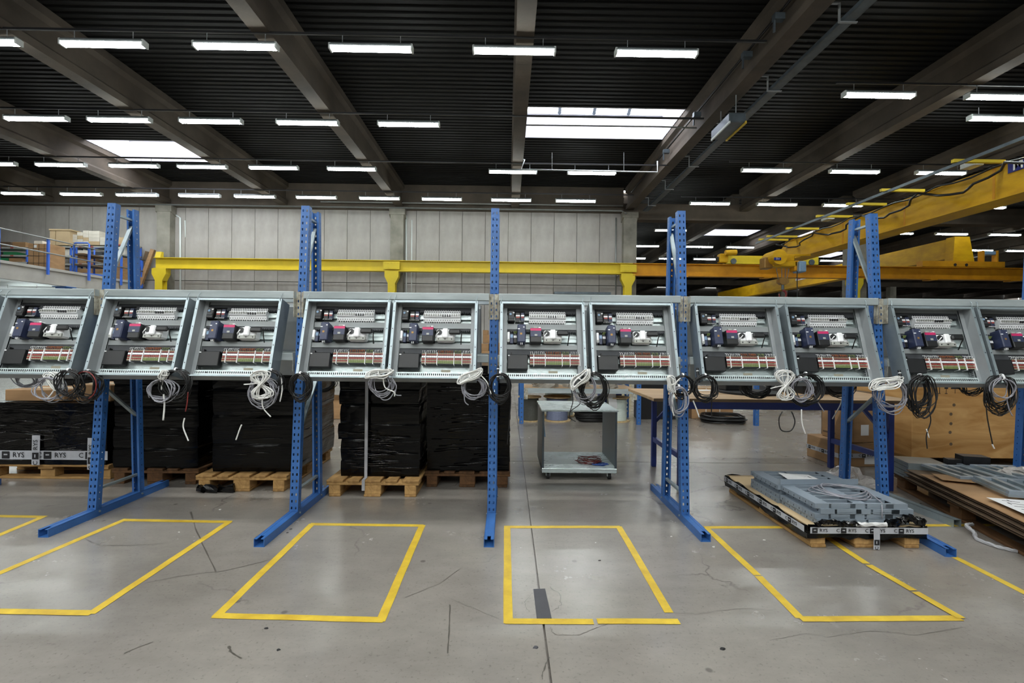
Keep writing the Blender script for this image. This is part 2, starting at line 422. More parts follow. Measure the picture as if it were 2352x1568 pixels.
for i, (a, b, c, d) in enumerate(SKY):
    h = .8; m = MB()
    m.box(a - .04, a, c - .04, d + .04, DECK_Z, DECK_Z + h).box(b, b + .04, c - .04, d + .04, DECK_Z, DECK_Z + h)
    m.box(a, b, c - .04, c, DECK_Z, DECK_Z + h).box(a, b, d, d + .04, DECK_Z, DECK_Z + h)
    o = tag(m.build('window_%d' % (i + 1), 'curb_white'), 'bright rooflight with white upstand and domed panes', kind='structure')
    n = 4; w = (b - a) / n
    for k in range(n):
        xa = a + k * w; p = []
        arc = [(c + (d - c) * t / 8, DECK_Z + h + .28 * math.sin(PI * t / 8)) for t in range(9)]
        mm = MB().add([(xa + .03, y, z) for y, z in arc] + [(xa + w - .03, y, z) for y, z in arc], [(t, t + 1, t + 10, t + 9) for t in range(8)])
        mm.build('pane', 'skylight_pane', o)
        MB().tube([(xa, y, z) for y, z in arc], .06, 6).build('glazing_bar', 'dark_steel', o)
    MB().box(a, b, c - .02, c + .04, DECK_Z + h - .04, DECK_Z + h + .04).box(a, b, d - .04, d + .02, DECK_Z + h - .04, DECK_Z + h + .04).build('window_frame', 'steel_grey', o)
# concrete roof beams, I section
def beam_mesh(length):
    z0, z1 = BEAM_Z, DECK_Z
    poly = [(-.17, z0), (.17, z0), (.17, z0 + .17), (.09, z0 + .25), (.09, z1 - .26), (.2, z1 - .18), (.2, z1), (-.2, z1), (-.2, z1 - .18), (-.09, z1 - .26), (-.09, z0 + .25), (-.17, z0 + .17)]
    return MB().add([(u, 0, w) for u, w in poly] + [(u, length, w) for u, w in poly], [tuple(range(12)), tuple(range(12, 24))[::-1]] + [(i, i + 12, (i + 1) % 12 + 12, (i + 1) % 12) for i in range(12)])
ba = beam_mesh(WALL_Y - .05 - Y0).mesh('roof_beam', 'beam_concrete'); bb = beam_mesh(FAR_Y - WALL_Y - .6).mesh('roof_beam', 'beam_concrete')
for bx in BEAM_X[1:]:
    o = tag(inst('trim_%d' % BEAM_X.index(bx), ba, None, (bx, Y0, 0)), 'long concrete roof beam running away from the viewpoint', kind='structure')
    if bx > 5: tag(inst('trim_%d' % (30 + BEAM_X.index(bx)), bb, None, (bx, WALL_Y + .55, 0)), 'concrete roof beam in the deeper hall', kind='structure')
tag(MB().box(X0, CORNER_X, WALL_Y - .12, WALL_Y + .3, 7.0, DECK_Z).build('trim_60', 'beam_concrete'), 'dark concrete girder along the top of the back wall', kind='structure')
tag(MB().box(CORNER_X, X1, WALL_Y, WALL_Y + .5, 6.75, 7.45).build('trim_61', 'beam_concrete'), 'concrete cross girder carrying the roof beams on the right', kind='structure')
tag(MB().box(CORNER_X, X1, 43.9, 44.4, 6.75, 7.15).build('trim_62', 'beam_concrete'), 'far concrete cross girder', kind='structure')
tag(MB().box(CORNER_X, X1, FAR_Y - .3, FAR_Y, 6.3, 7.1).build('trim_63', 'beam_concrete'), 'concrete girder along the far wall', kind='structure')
# concrete columns
for i, cx in enumerate([-14.72, -4.78, 5.25, 15.25, 25.28]):
    d = .3 if cx < 5 else .0
    o = MB().box(cx - .28, cx + .28, WALL_Y - .34, WALL_Y - .01 + (0 if cx < 5 else .4), 0, 6.75).prism([(WALL_Y - .36, 6.75), (WALL_Y - .01, 6.6), (WALL_Y - .01, 7.0), (WALL_Y - .36, 7.0)], 0, cx - .34, cx + .34).build('concrete_column', 'concrete')
    tag(o, ['grey concrete column beside the leaning cardboard lengths', 'grey concrete column in the middle of the panelled wall', 'grey concrete column at the right end of the panelled wall',
            'grey concrete column behind the crane hoist on the right', 'grey concrete column beyond the right edge of the frame'][i], 'column', 'concrete columns along the runway')
zt_far = at(700, 596, 20.3).z - .461
for i, cx in enumerate([15.25, 25.28, 35.3]):
    tag(MB().box(cx - .28, cx + .28, 43.9, 44.4, 0, 6.75).box(cx - .3, cx + .3, 43.4, 43.9, 4.0, zt_far).build('concrete_column', 'concrete'), 'distant concrete column of the far bay, %s from the left' % ORD[i], 'column', 'concrete columns of the far bay')
# pipes along the wall top and on the wall
def pipe(name, pts, r, label, cat='pipe', mat='pipe_grey', n=8):
    return tag(MB().tube(pts, r, n).build(name, mat, smooth=True), label, cat)
pipe('conduit_pipe', [(-30, WALL_Y - .2, 7.07), (4.9, WALL_Y - .2, 7.07), (5.05, WALL_Y - .4, 6.9)], .035, 'long grey conduit under the girder of the back wall')
pipe('conduit_pipe', [(-8, WALL_Y - .45, 7.22), (4.9, WALL_Y - .45, 7.22)], .03, 'thin conduit just above the panelled wall, nearest the corner')
pipe('drop_pipe', [at(404, 494, 21.06), at(414, 500, 21.06), at(414, 690, 21.06)], .035, 'white pipe dropping beside the left concrete column', mat='white_panel')
pipe('drop_pipe', [at(425, 506, 21.085), at(426, 545, 21.085)], .02, 'short bent pipe stub high on the wall by the left column', mat='white_panel')
pipe('drop_pipe', [at(933, 494, 21.07), at(933, 690, 21.07)], .03, 'thin white pipe beside the middle concrete column', mat='white_panel')
pipe('drop_pipe', [at(946, 505, 21.085), at(945, 690, 21.085)], .02, 'thinner white pipe right of the middle concrete column', mat='white_panel')
pipe('drop_pipe', [at(1415, 500, 21.07), at(1414, 690, 21.07)], .03, 'grey pipe left of the column at the wall end')
# long dark strip on the wall near the right
tag(MB().box(at(1272, 672, 20.9).x, at(1400, 672, 20.9).x, 20.6, 21.05, at(1272, 676, 20.9).z, at(1272, 671, 20.9).z).build('wall_canopy', 'dark_steel'), 'flat dark canopy on the back wall near its right end', 'canopy')
# ------------------------------------------------------------------ fluorescent fixtures
LZ = 6.86
def make_fixture():
    t = thing('ceiling_light', 'x', 'ceiling light', (0, 0, 0))
    MB().prism([(-.055, .0), (.055, .0), (.08, .05), (.05, .09), (-.05, .09), (-.08, .05)], 0, -.78, .78).build('housing', 'fixture_body', t)
    MB().prism([(.03, -.006), (.0, -.006), (-.0, -.012), (-.05, -.0), (-.062, .022), (-.04, .0), (.05, .0), (.062, .022), (.05, -.0)][::-1] if 0 else [(-.07, .02), (-.05, -.035), (.05, -.035), (.07, .02)], 0, -.755, .755).build('diffuser', 'tube_light', t)
    MB().box(-.79, -.755, -.075, .075, -.04, .07).build('end_cap', 'white_panel', t)
    MB().box(.755, .79, -.075, .075, -.04, .07).build('end_cap', 'white_panel', t)
    for s in (-.55, .55): MB().cyl((s, 0, .09), (s, 0, .27), .008, 5).build('hanger', 'steel_grey', t)
    return t
fx0 = make_fixture(); fx_used = [0]
def put_fixture(p, label, group, rz=0.0):
    o = fx0 if not fx_used[0] else copy_tree(fx0)
    fx_used[0] = 1; o.location = p; o.rotation_euler = (0, 0, rz); tag(o, label, None, group); return o
def row(name, y_ref, xs, n_from='left'):
    Y = y_ref
    for i, (px, py) in enumerate(xs):
        p = at(px, py, Y)
        put_fixture((p.x, Y, LZ + .02), 'fluorescent light, %s from left, %s' % (ORD[i], name), 'fluorescent ceiling lights')
row('nearest row of lights', 9.2, [(0 - 52, 122), (238, 121), (542, 118), (853, 118), (1181, 121), (1507, 124)])
row('second nearest row of lights', 12.4, [(84, 293), (275, 291), (485, 291), (707, 290), (939, 291)])
row('third nearest row of lights', 15.7, [(-20, 396), (140, 395), (308, 395), (465, 395), (629, 396), (808, 395)])
row('third row, right of the centre roof beam', 15.75, [(1178, 399), (1359, 399)])
row('third row, right of the wide rooflight', 15.3, [(1760, 382), (1962, 389), (2160, 394)])
row('fourth row, in front of the back wall', 18.9, [(52, 460), (187, 460), (315, 459), (459, 457), (586, 460), (727, 460), (872, 460), (1015, 462), (1174, 463), (1322, 464)])
row('fourth row, right of the wall corner', 19.0, [(1630, 467), (1784, 471), (1935, 475), (2263, 484)])
row('near right of the picture', 10.6, [(2018, 219), (2300, 230)])
row('high beside the near right one', 11.6, [(2300, 217)])
row('first row behind the right girder', 23.6, [(1540, 527), (2060, 540), (2185, 543), (2307, 545)])
row('second row behind the right girder', 27.5, [(1482, 568), (1606, 571), (1700, 572), (1860, 578), (2248, 582), (2340, 586)])
row('third row behind the right girder', 31.5, [(1455, 597), (1540, 601), (1620, 602), (1910, 600), (2230, 613)])
row('fourth row behind the right girder', 37.5, [(1465, 641), (1535, 643), (1606, 645), (1686, 645), (2000, 650), (2080, 652), (2140, 654), (2205, 656), (2272, 657)])
row('last row before the far wall', 44, [(1494, 658), (1635, 660), (1846, 665), (1905, 666), (2057, 668), (2118, 669), (2180, 670)])
# unseen rows over and behind the viewpoint; tube strength raised to brighten the foreground
fxn = copy_tree(fx0); fxn_used = [0]
for c in fxn.children:
    if c.name.startswith('diffuser'): c.data = c.data.copy(); c.data.materials[0] = MATS['boosted_tube_light']
def put_boosted(p, label, group):
    o = fxn if not fxn_used[0] else copy_tree(fxn); fxn_used[0] = 1; o.location = p; o.rotation_euler = (0, 0, 0); tag(o, label, None, group)
for Y in (6.0, 2.8, -.4, -3.6, -7.0):
    for k in range(-4, 2):
        if Y == 6.0: continue
        (put_fixture if Y == 6.0 else put_boosted)((k * 2.75 + .4 + (.3 if Y < 0 else 0), Y, LZ), 'overhead light outside the picture, %s from left in the %s unseen row' % (ORD[k + 4], ORD[(6.0, 2.8, -.4, -3.6, -7.0).index(Y)]), 'ceiling lights outside the picture')
for Y in (6.0, -.4, -6.8):
    for k in range(4):
        put_fixture((9 + k * 5.0, Y, LZ), 'overhead light outside the picture, %s in the %s unseen row of the right bay' % (ORD[k], ORD[(6.0, -.4, -6.8).index(Y)]), 'ceiling lights outside the picture')
# suspension rails
for i, (Y, xa, xb, nm) in enumerate([(9.2, -14, 4.9, 'nearest'), (12.4, -16, 5, 'second nearest'), (15.7, -19, 5.2, 'third nearest'), (18.9, -23, 4.9, 'fourth nearest'),
                                     (10.6, 7.2, 16, 'near right'), (15.3, 7, 17, 'right hand third'), (19.0, 6.8, 24, 'right hand fourth')]):
    tag(MB().box(xa, xb, Y - .02, Y + .02, LZ + .27, LZ + .31).build('light_rail', 'black_plastic'), 'thin dark rail carrying the %s row of ceiling lights' % nm, 'rail', 'light suspension rails')
# conduits of the bay with the wide rooflight
tag(MB().tube([(.45, 13.0, at(1196, 287, 13.0).z), at(1196, 287, 13.0), at(1520, 291, 13.0), at(1600, 294, 13.0)], .022, 6).build('conduit_pipe', 'pipe_grey', smooth=True), 'thin conduit crossing under the wide rooflight', 'pipe')
tag(MB().tube([(.45, 15.5, 7.2), (.5, 15.5, 7.2), at(1172 + 25, 389, 15.5), at(1450, 394, 15.5), at(1510, 395, 15.5), at(1510, 370, 15.5)], .02, 6).build('conduit_pipe', 'white_panel', smooth=True), 'white conduit above the third row lights beside the centre beam', 'pipe')
for px in (1268, 1433): tag(MB().tube([at(px, 350, 15.5), at(px, 392, 15.5)], .008, 5).build('hanger_wire', 'pipe_grey'), 'thin hanger wire, %s of the two holding the white conduit' % ('left' if px < 1300 else 'right'), 'wire')
# cable tray along the right hand main beam, with brackets and a detector box
tx = 5.28 + .55
tray = thing('cable_tray', 'long perforated cable tray hanging beside the right main roof beam', 'cable tray', (tx, 0, 6.95))
MB().box(-.1, .1, 4, 20.5, 0, .012).build('tray_bottom', 'dark_steel', tray)
for s in (-1, 1): MB().box(s * .1 - .006, s * .1 + .006, 4, 20.5, 0, .07).build('tray_side', 'dark_steel', tray)
MB().tube([(0, y, .03) for y in (4, 8, 9)], .02, 5).build('red_cable', 'red_wire', tray)
for Y in (6, 8.3, 10.6, 12.9, 15.2, 17.5, 19.6):
    MB().box(-.16, .16, Y - .02, Y + .02, -.02, 0).box(-.16, -.14, Y - .02, Y + .02, 0, .32).box(-.4, -.14, Y - .015, Y + .015, .3, .32).build('bracket', 'steel_grey', tray)
p = at(1672, 290, 11.6)
bx = thing('air_heater', 'dark box unit with yellow edge hanging under the right main beam', 'heater', (p.x, 11.6, p.z - .12))
MB().cbox(-.2, .2, -.5, .5, 0, .22, .02).build('casing', 'dark_steel', bx)
MB().box(.17, .21, -.5, .5, -.03, .03).build('edge_strip', 'floor_tape', bx)
MB().box(-.2, -.17, -.5, .5, -.03, .02).build('edge_strip', 'white_panel', bx)
for s in (-.4, .4): MB().cyl((0, s, .22), (0, s, .7), .012, 6).build('hanger', 'steel_grey', bx)
# cable runs on the side of the right main beam
tag(MB().tube([(5.28 - .2, 7, 7.62), (5.28 - .2, 12.9, 7.62), (5.28 - .19, 20, 7.6)], .025, 6).build('beam_cable', 'black_cable', smooth=True), 'dark cable run along the flank of the right main roof beam', 'cable')
for i, Y in enumerate((7.6, 9.0, 10.2, 12.9, 15.4)):
    tag(MB().box(5.28 - .36, 5.28 - .17, Y - .06, Y + .06, 7.42, 7.54).box(5.28 - .36, 5.28 - .33, Y - .02, Y + .02, 7.2, 7.42).build('cable_clamp', 'dark_steel'), 'small dark clamp on the right main beam, %s from the viewer' % ORD[i], 'clamp', 'clamps on the main beam')
# ------------------------------------------------------------------ crane runway and cranes
RY = 20.3
zt = at(700, 596, RY).z
def ibeam(x0, x1, z1, h, w, t=.025, tw=.02, Y=RY):
    return MB().box(x0, x1, Y - w / 2, Y + w / 2, z1 - t, z1).box(x0, x1, Y - w / 2, Y + w / 2, z1 - h, z1 - h + t).box(x0, x1, Y - tw / 2, Y + tw / 2, z1 - h + t, z1 - t)
RH = .46
run_y = thing('crane_runway', 'bright yellow crane runway beam along the panelled wall', 'runway beam', (0, 0, 0))
xa, xb = at(358, 600, RY).x, at(1452, 600, RY).x
ibeam(xa, xb, zt, RH, .3).build('girder', 'runway_yellow', run_y)
MB().prism([(RY - .1, 0), (RY + .1, 0), (RY + .1, .25), (RY - .02, .25)], 0, xa + .02, xa + .25).xf(Matrix.Translation((0, 0, zt))).build('end_stop', 'runway_yellow', run_y)
run_o = thing('crane_runway', 'orange yellow crane runway beam continuing to the right past the wall', 'runway beam', (0, 0, 0))
ibeam(xb + .01, 30.0, zt, RH + .06, .32).build('girder', 'runway_orange', run_o)
for k in range(7): MB().box(xb + 2 + k * 3.5, xb + 2.3 + k * 3.5, RY - .22, RY + .2, zt - RH - .1, zt - RH - .06).build('rail_clip', 'runway_orange', run_o)
for i, px in enumerate((370, 901, 1441, 1962)):
    cx = at(px, 640, RY).x; zz = zt - RH - (.06 if i == 3 else 0) - .001
    c = thing('runway_column', ['yellow steel column with flared head below the left end of the runway', 'yellow steel column with flared head in the middle of the wall', 'yellow steel column with flared head at the wall corner', 'yellow steel column with flared head at the right, behind the rack'][i], 'column', (cx, RY, 0), group='yellow runway columns')
    MB().box(-.15, .15, -.15, -.13, 0, zz - .5).box(-.15, .15, .13, .15, 0, zz - .5).box(-.012, .012, -.13, .13, 0, zz - .5).build('shaft', 'runway_yellow', c)
    MB().prism([(-.15, zz - .5), (.15, zz - .5), (.28, zz - .2), (.28, zz - .02), (-.28, zz - .02), (-.28, zz - .2)], 1, -.15, .15).xf(Matrix(((1, 0, 0, 0), (0, 1, 0, 0), (0, 0, 1, 0), (0, 0, 0, 1)))).build('flared_head', 'runway_yellow', c) if 0 else \
        MB().add([(u, y, w) for y in (-.15, .15) for u, w in ((-.15, zz - .5), (.15, zz - .5), (.29, zz - .22), (.29, zz), (-.29, zz), (-.29, zz - .22))], [(0, 1, 2, 3, 4, 5), (11, 10, 9, 8, 7, 6)] + [(k, 6 + k, 6 + (k + 1) % 6, (k + 1) % 6) for k in range(6)]).build('flared_head', 'runway_yellow', c)
    MB().box(-.2, .35, -.17, -.15, zz - 1.12, zz - 1.02).build('bracket', 'runway_yellow', c)
    if i:
        MB().box(-.34, .34, -.18, -.152, zz + .08, zz + .4).build('splice_plate', 'runway_yellow' if i < 3 else 'runway_orange', c)
        for a in range(5):
            for b in (0, 1): MB().cyl((-.26 + a * .13, -.2, zz + .14 + b * .2), (-.26 + a * .13, -.18, zz + .14 + b * .2), .018, 6).build('bolt', 'runway_yellow' if i < 3 else 'runway_orange', c)
# crane 1: girder running towards the viewer at X ~ 11
c1 = thing('overhead_crane', 'large yellow overhead crane with box girder reaching over the right side', 'crane', (0, 0, 0))
gx = 11.15; gz1 = at(1768, 560, 19.6).z; gz0 = gz1 - .74
MB().add([(gx + dx, y, z) for y, z in ((19.9, gz0 + .02), (19.9, gz0 + .35), (19.3, gz1), (1, gz1), (1, gz0), (19.3, gz0)) for dx in (0, .42)],
         [(0, 2, 4, 6, 8, 10), (11, 9, 7, 5, 3, 1)] + [(2 * k, 2 * ((k + 1) % 6), 2 * ((k + 1) % 6) + 1, 2 * k + 1) for k in range(6)]).build('box_girder', 'crane_yellow', c1)
MB().box(gx - .12, gx + .54, 1, 19.7, gz0 - .03, gz0).build('bottom_flange', 'crane_yellow', c1)
MB().box(gx - .03, gx + .45, 1, 19.3, gz1, gz1 + .02).build('top_flange', 'crane_yellow', c1)
for Y in (8.5, 11, 13.5, 16): MB().box(gx - .006, gx, Y - .03, Y + .03, gz0, gz1).build('weld_seam', 'runway_orange', c1)
xl, xr = at(1668, 595, 20.1).x, at(1880, 600, 20.1).x
MB().box(xl, xr, RY - .2, RY + .14, zt + .02, zt + .36).build('end_carriage', 'runway_yellow', c1)
for xx in (xl + .3, xr - .3):
    MB().cyl((xx, RY - .24, zt + .12), (xx, RY - .2, zt + .12), .12, 14).build('wheel', 'dark_steel', c1)
m = MB().cbox(xl - .3, xl + .05, RY - .3, RY, zt + .05, zt + .42, .03); m.cyl((xl - .15, RY - .45, zt + .42), (xl + .3, RY - .45, zt + .45), .11, 10); m.build('travel_motor', 'crane_yellow', c1)
MB().cbox(xl - .38, xl - .3, RY - .2, RY, zt + .1, zt + .3, .02).build('buffer', 'rubber', c1); MB().cbox(xr, xr + .1, RY - .15, RY + .05, zt + .08, zt + .26, .02).build('buffer', 'rubber', c1)
# festoon rail on outriggers, boxes and hanging cables
fr = gx - 1.05; fz = gz1 + .1
for Y in (7.5, 9.2, 10.8, 12.9, 14.2, 15.6, 17.3, 18.6, 19.2):
    MB().box(fr - .1, gx + .02, Y - .04, Y + .04, fz - .05, fz + .02).build('outrigger', 'runway_yellow', c1)
MB().box(fr - .02, fr + .02, 5, 19.6, fz - .12, fz - .05).build('festoon_rail', 'dark_steel', c1)
pts = []
for k in range(0, 61):
    t = k / 60; Y = 6 + t * 13.4; pts.append((gx - .25 - .1 * math.sin(k * 1.7), Y, gz1 - .05 - .32 * abs(math.sin(t * PI * 6))))
MB().tube(pts, .03, 6).build('festoon_cable', 'black_cable', c1, smooth=True)
pts = [(gx - .15, 6 + k * .45, gz1 + .02 - .1 * abs(math.sin(k * .9))) for k in range(31)]
MB().tube(pts, .022, 6).build('festoon_cable', 'black_cable', c1, smooth=True)
for (px, py, Y) in ((2258, 379, 11.35), (1912, 502, 16.5)):
    q = at(px, py, Y); MB().cbox(gx - .3, gx - .06, Y - .18, Y + .18, q.z - .06, q.z + .06, .01).build('junction_box', 'device_grey', c1)
pl = at(2318, 376, 10.85); Ya, Yb, za, zb = 9.3, 10.95, gz1 - .27, gz1 - .52
Y2 = atx(2316, 400, gx).y
sg = MB().box(gx - .014, gx - .002, Y2 - 1.5, Y2, at(2317, 405, Y2).z + .06, at(2317, 373, Y2).z).build('name_sign', 'sign_blue', c1)
text('Mod', .3, 'device_white', sg, (gx - .016, Y2 - .1, (at(2317, 405, Y2).z + .06 + at(2317, 373, Y2).z) / 2), (PI / 2, 0, -PI / 2), bold=.006, align='LEFT')
# hoist hanging under the girder
h = thing('crane_hoist', 'yellow electric hoist with a hook block hanging under the crane girder', 'hoist', (0, 0, 0))
HY = 17.4
MB().box(at(1815, 590, HY).x, gx - .1, HY + .2, HY + .3, gz0 - .1, gz0 - .04).box(gx - .11, gx - .09, HY + .15, HY + .35, gz0 - .1, gz0 - .035).build('trolley_arm', 'crane_yellow', h)
def hb(px0, py0, px1, py1, Y0_, Y1_, nm, mat, b=.03):
    a = at(px0, py0, Y0_); c = at(px1, py1, Y0_)
    return MB().cbox(a.x, c.x, Y0_, Y1_, c.z, a.z, b).build(nm, mat, h)
hb(1776, 598, 1832, 612, HY, HY + .5, 'hoist_body', 'crane_yellow')
a = at(1786, 591, HY - .1); MB().cyl((a.x, HY - .25, a.z), (a.x, HY + .5, a.z), .27, 18).build('drum_housing', 'crane_yellow', h, smooth=False)
hb(1804, 584, 1826, 600, HY + .1, HY + .6, 'gear_case', 'crane_yellow')
hb(1757, 590, 1776, 616, HY + .05, HY + .45, 'brake_housing', 'brass')
hb(1837, 599, 1853, 624, HY - .15, HY + .3, 'control_box', 'sky_plastic')
hb(1826, 598, 1838, 622, HY + .0, HY + .35, 'control_bracket', 'runway_orange')
a = at(1787, 594, HY - .3); s3 = MB().cbox(a.x - .13, a.x + .13, HY - .285, HY - .26, a.z - .05, a.z + .05, .01).build('capacity_plate', 'sign_blue', h)
text('3 t', .1, 'device_white', s3, (a.x, HY - .287, a.z), (PI / 2, 0, 0))
for i, (pa, pb) in enumerate((((1783, 616), (1788, 642)), ((1795, 616), (1796, 640)), ((1804, 617), (1803, 640)), ((1812, 617), (1808, 640)))):
    MB().tube([at(*pa, HY + .1), at(*pb, HY + .1)], .012, 5).build('wire_rope', 'dark_steel', h)
a = at(1798, 646, HY + .1)
MB().add([(a.x + .19 * math.cos(t * PI / 4 + PI / 8) , HY + .1 + dy, a.z + .14 * math.sin(t * PI / 4 + PI / 8)) for dy in (-.1, .1) for t in range(8)], [tuple(range(8)), tuple(range(15, 7, -1))] + [(k, k + 8, (k + 1) % 8 + 8, (k + 1) % 8) for k in range(8)]).build('hook_block', 'brass', h)
MB().tube([(a.x, HY + .1, a.z - .13), (a.x, HY + .1, a.z - .3)], .05, 8).build('hook_shank', 'dark_steel', h)
hk = [(a.x + .13 * math.sin(t), HY + .1, a.z - .48 + .15 * math.cos(t)) for t in [k * .35 for k in range(0, 15)]]
MB().tube(hk, .04, 8, radii=[.045 - .0018 * k for k in range(15)]).build('hook', 'red_wire', h, smooth=True)
for px in (1831,):
    tag(MB().tube([at(px, 622, HY), at(px, 700, HY)], .018, 5).build('pendant_cable', 'black_cable'), 'thin black pendant cable hanging from the hoist control box', 'cable')
# crane 2 beyond the runway
c2 = thing('overhead_crane', 'second yellow overhead crane with trapezoid end plate behind the runway', 'crane', (0, 0, 0))
g2 = 18.95; t2 = at(2200, 549, 20.6).z
MB().box(g2, g2 + .45, 20.6, 43.4, t2 - .82, t2).build('box_girder', 'crane_yellow', c2)
MB().box(g2 - .05, g2 + .5, 20.6, 43.5, t2 - .85, t2 - .82).build('bottom_flange', 'crane_yellow', c2)
a0, a1, b0, b1 = at(2188, 548, 20.3), at(2222, 548, 20.3), at(2184, 605, 20.3), at(2233, 606, 20.3)
MB().add([(p.x, y, z) for y in (20.2, 20.6) for p, z in ((b0, zt + .26), (b1, zt + .26), (a1, t2 + .02), (a0, t2 + .02))], [(0, 1, 2, 3), (7, 6, 5, 4), (0, 4, 5, 1), (1, 5, 6, 2), (2, 6, 7, 3), (3, 7, 4, 0)]).build('end_plate', 'crane_yellow', c2)
q0, q1 = at(2112, 612, RY).x, at(2300, 612, RY).x
MB().box(q0, q1, RY - .15, RY + .15, zt + .02, zt + .25).build('end_carriage', 'runway_orange', c2)
for px in (2196, 2222): a = at(px, 614, RY - .2); MB().cyl((a.x, RY - .17, zt + .1), (a.x, RY - .15, zt + .1), .06, 10).build('lamp_hole', 'rubber', c2)
a, b = at(2252, 576, RY), at(2287, 610, RY)
MB().box(a.x, a.x + .06, RY - .12, RY + .12, zt + .25, a.z).build('cabinet_frame', 'runway_orange', c2); MB().box(b.x - .06, b.x, RY - .12, RY + .12, zt + .25, a.z).build('cabinet_frame', 'runway_orange', c2)
MB().cbox(a.x + .08, b.x - .08, RY - .1, RY + .1, zt + .55, a.z - .02, .02).build('control_box', 'sky_plastic', c2)
sgn = at(1823, 641, 34.0)
s2 = MB().box(g2 - .02, g2 - .004, 29.8, 31.6, t2 - .42, t2 - .12).build('warning_label', 'device_white', c2)
MB().add([(g2 - .025, 31.5, t2 - .38), (g2 - .025, 31.05, t2 - .38), (g2 - .025, 31.27, t2 - .14)], [(0, 1, 2)]).build('warning_triangle', 'red_plastic', s2)
# second runway, far
tag(ibeam(CORNER_X + .5, 40, zt, RH, .3, Y=43.6).build('crane_runway', 'runway_orange'), 'far crane runway beam deep in the hall', 'runway beam')
# ------------------------------------------------------------------ A-frame racks
XF = [-4.65, -3.125, -1.606, -.106, 1.377, 2.92, 4.44]
FZ, UL = .055, 2.365
YF0, YF1, YR0, YR1 = 3.68, 3.835, 4.17, 4.075   # front face foot/top, rear face foot/top
def upright():
    w, d, t = .064, .052, .0
    m = MB()
    m.perf((-w / 2, 0, 0), (1, 0, 0), (0, 0, 1), w, UL, [(.011, .022), (.042, .053)], .05, .019)
    for s in (-1, 1):
        m.perf((s * w / 2, 0, 0), (0, 1, 0), (0, 0, 1), d, UL, [(.022, .029)], .05, .009, .0)
        m.add([(s * w / 2, d, 0), (s * (w / 2 - .016), d, 0), (s * (w / 2 - .016), d, UL), (s * w / 2, d, UL)], [(0, 1, 2, 3)])
    # raised centre rib on the face
    m.add([(-.004, -.0015, 0), (.004, -.0015, 0), (.004, -.0015, UL), (-.004, -.0015, UL)], [(0, 1, 2, 3)])
    return m
up_me = upright().mesh('upright', 'blue_paint')
foot = MB()
fl0, fl1 = 3.30, 4.47
foot.box(-.032, .032, fl0, fl1, 0, .004).box(-.034, -.030, fl0, fl1, 0, FZ).box(.030, .034, fl0, fl1, 0, FZ)
foot.box(-.034, -.012, fl0, fl1, FZ - .004, FZ).box(.012, .034, fl0, fl1, FZ - .004, FZ).box(-.012, .012, fl0 + .06, fl1 - .06, FZ - .006, FZ - .002)
foot_me = foot.mesh('foot_rail', 'blue_paint')
def yf(z): return YF0 + (YF1 - YF0) * (z - FZ) / UL
def yr(z): return YR0 + (YR1 - YR0) * (z - FZ) / UL
fr_lab = ['blue perforated A-frame rack end, leftmost, mostly outside the picture', 'blue perforated A-frame rack end, leftmost full one', 'blue perforated A-frame rack end left of the strapped black pallet load',
          'blue perforated A-frame rack end in the middle, seen edge on', 'blue perforated A-frame rack end between the trolley and the low pallet of frames', 'blue perforated A-frame rack end behind the low pallet of grey frames', 'blue perforated A-frame rack end at the right edge of the picture']
for i, X in enumerate(XF):
    f = thing('rack_frame', fr_lab[i], 'rack frame', (X, 0, 0), group='blue rack frames')
    a1 = math.atan2(YF1 - YF0, UL); a2 = math.atan2(YR0 - YR1, UL)
    inst('upright', up_me, f, (0, YF0, FZ), (-a1, 0, 0)); inst('upright', up_me, f, (0, YR0, FZ), (-a2, 0, PI))
    inst('foot_rail', foot_me, f, (0 if i != 5 else -.43, (0, 0, -.13, -.11, 0, -.22, 0)[i] if i != 5 else -.19, 0), (0, 0, 0 if i != 5 else -.117))
    def strut(z0, z1, nm='brace', side=0, r=.03):
        m = MB().bar((side, yf(z0) + .03, z0), (side, yr(z1) - .03, z1), .016, r, up=(1, 0, 0)); m.build(nm, 'galvanised', f)
    strut(2.33, 2.33, 'cross_bar'); strut(.2, .2, 'cross_bar')
    strut(1.80, 2.28, side=-.01); strut(1.74, 1.27, side=.012)
    if i in (1, 5): strut(.98, .70)
    else: strut(.62, 1.04)
    for z in (.1,):
        for yy in (YF0 + .03, YR0 - .03): MB().cyl((-.042, yy, .035), (.042, yy, .035), .008, 6).build('bolt', 'galvanised', f)
# beams
beam_lab = ['outside the left edge', 'at the far left of the picture', 'second bay from the left', 'left of the middle frame', 'right of the middle frame', 'above the low pallet of frames', 'at the far right of the picture']
def beam(Xa, Xb, z0, z1, y0, y1, lab, cz0, rear=False):
    b = thing('rack_beam', lab, 'rack beam', (0, 0, 0), group='grey rack beams')
    e = .035
    MB().cbox(Xa + e, Xb - e, y0, y1, z0, z1, .004).build('beam', 'rack_grey', b)
    s = 1 if not rear else -1
    ye = y1 if not rear else y0
    for X, q in ((Xa, 1), (Xb, -1)):
        x0_, x1_ = (X + .002, X + .037) if q > 0 else (X - .037, X - .002)
        m = MB().perf((x0_, ye - .002 * s, cz0), (1, 0, 0), (0, 0, 1), x1_ - x0_, z1 - cz0, [(.012, .022)], .05, .018)
        xo = x1_ if q > 0 else x0_
        m.box(xo - .0015, xo + .0015, min(y0, ye), max(y1, ye), cz0, z1)
        m.build('end_connector', 'connector_white', b)
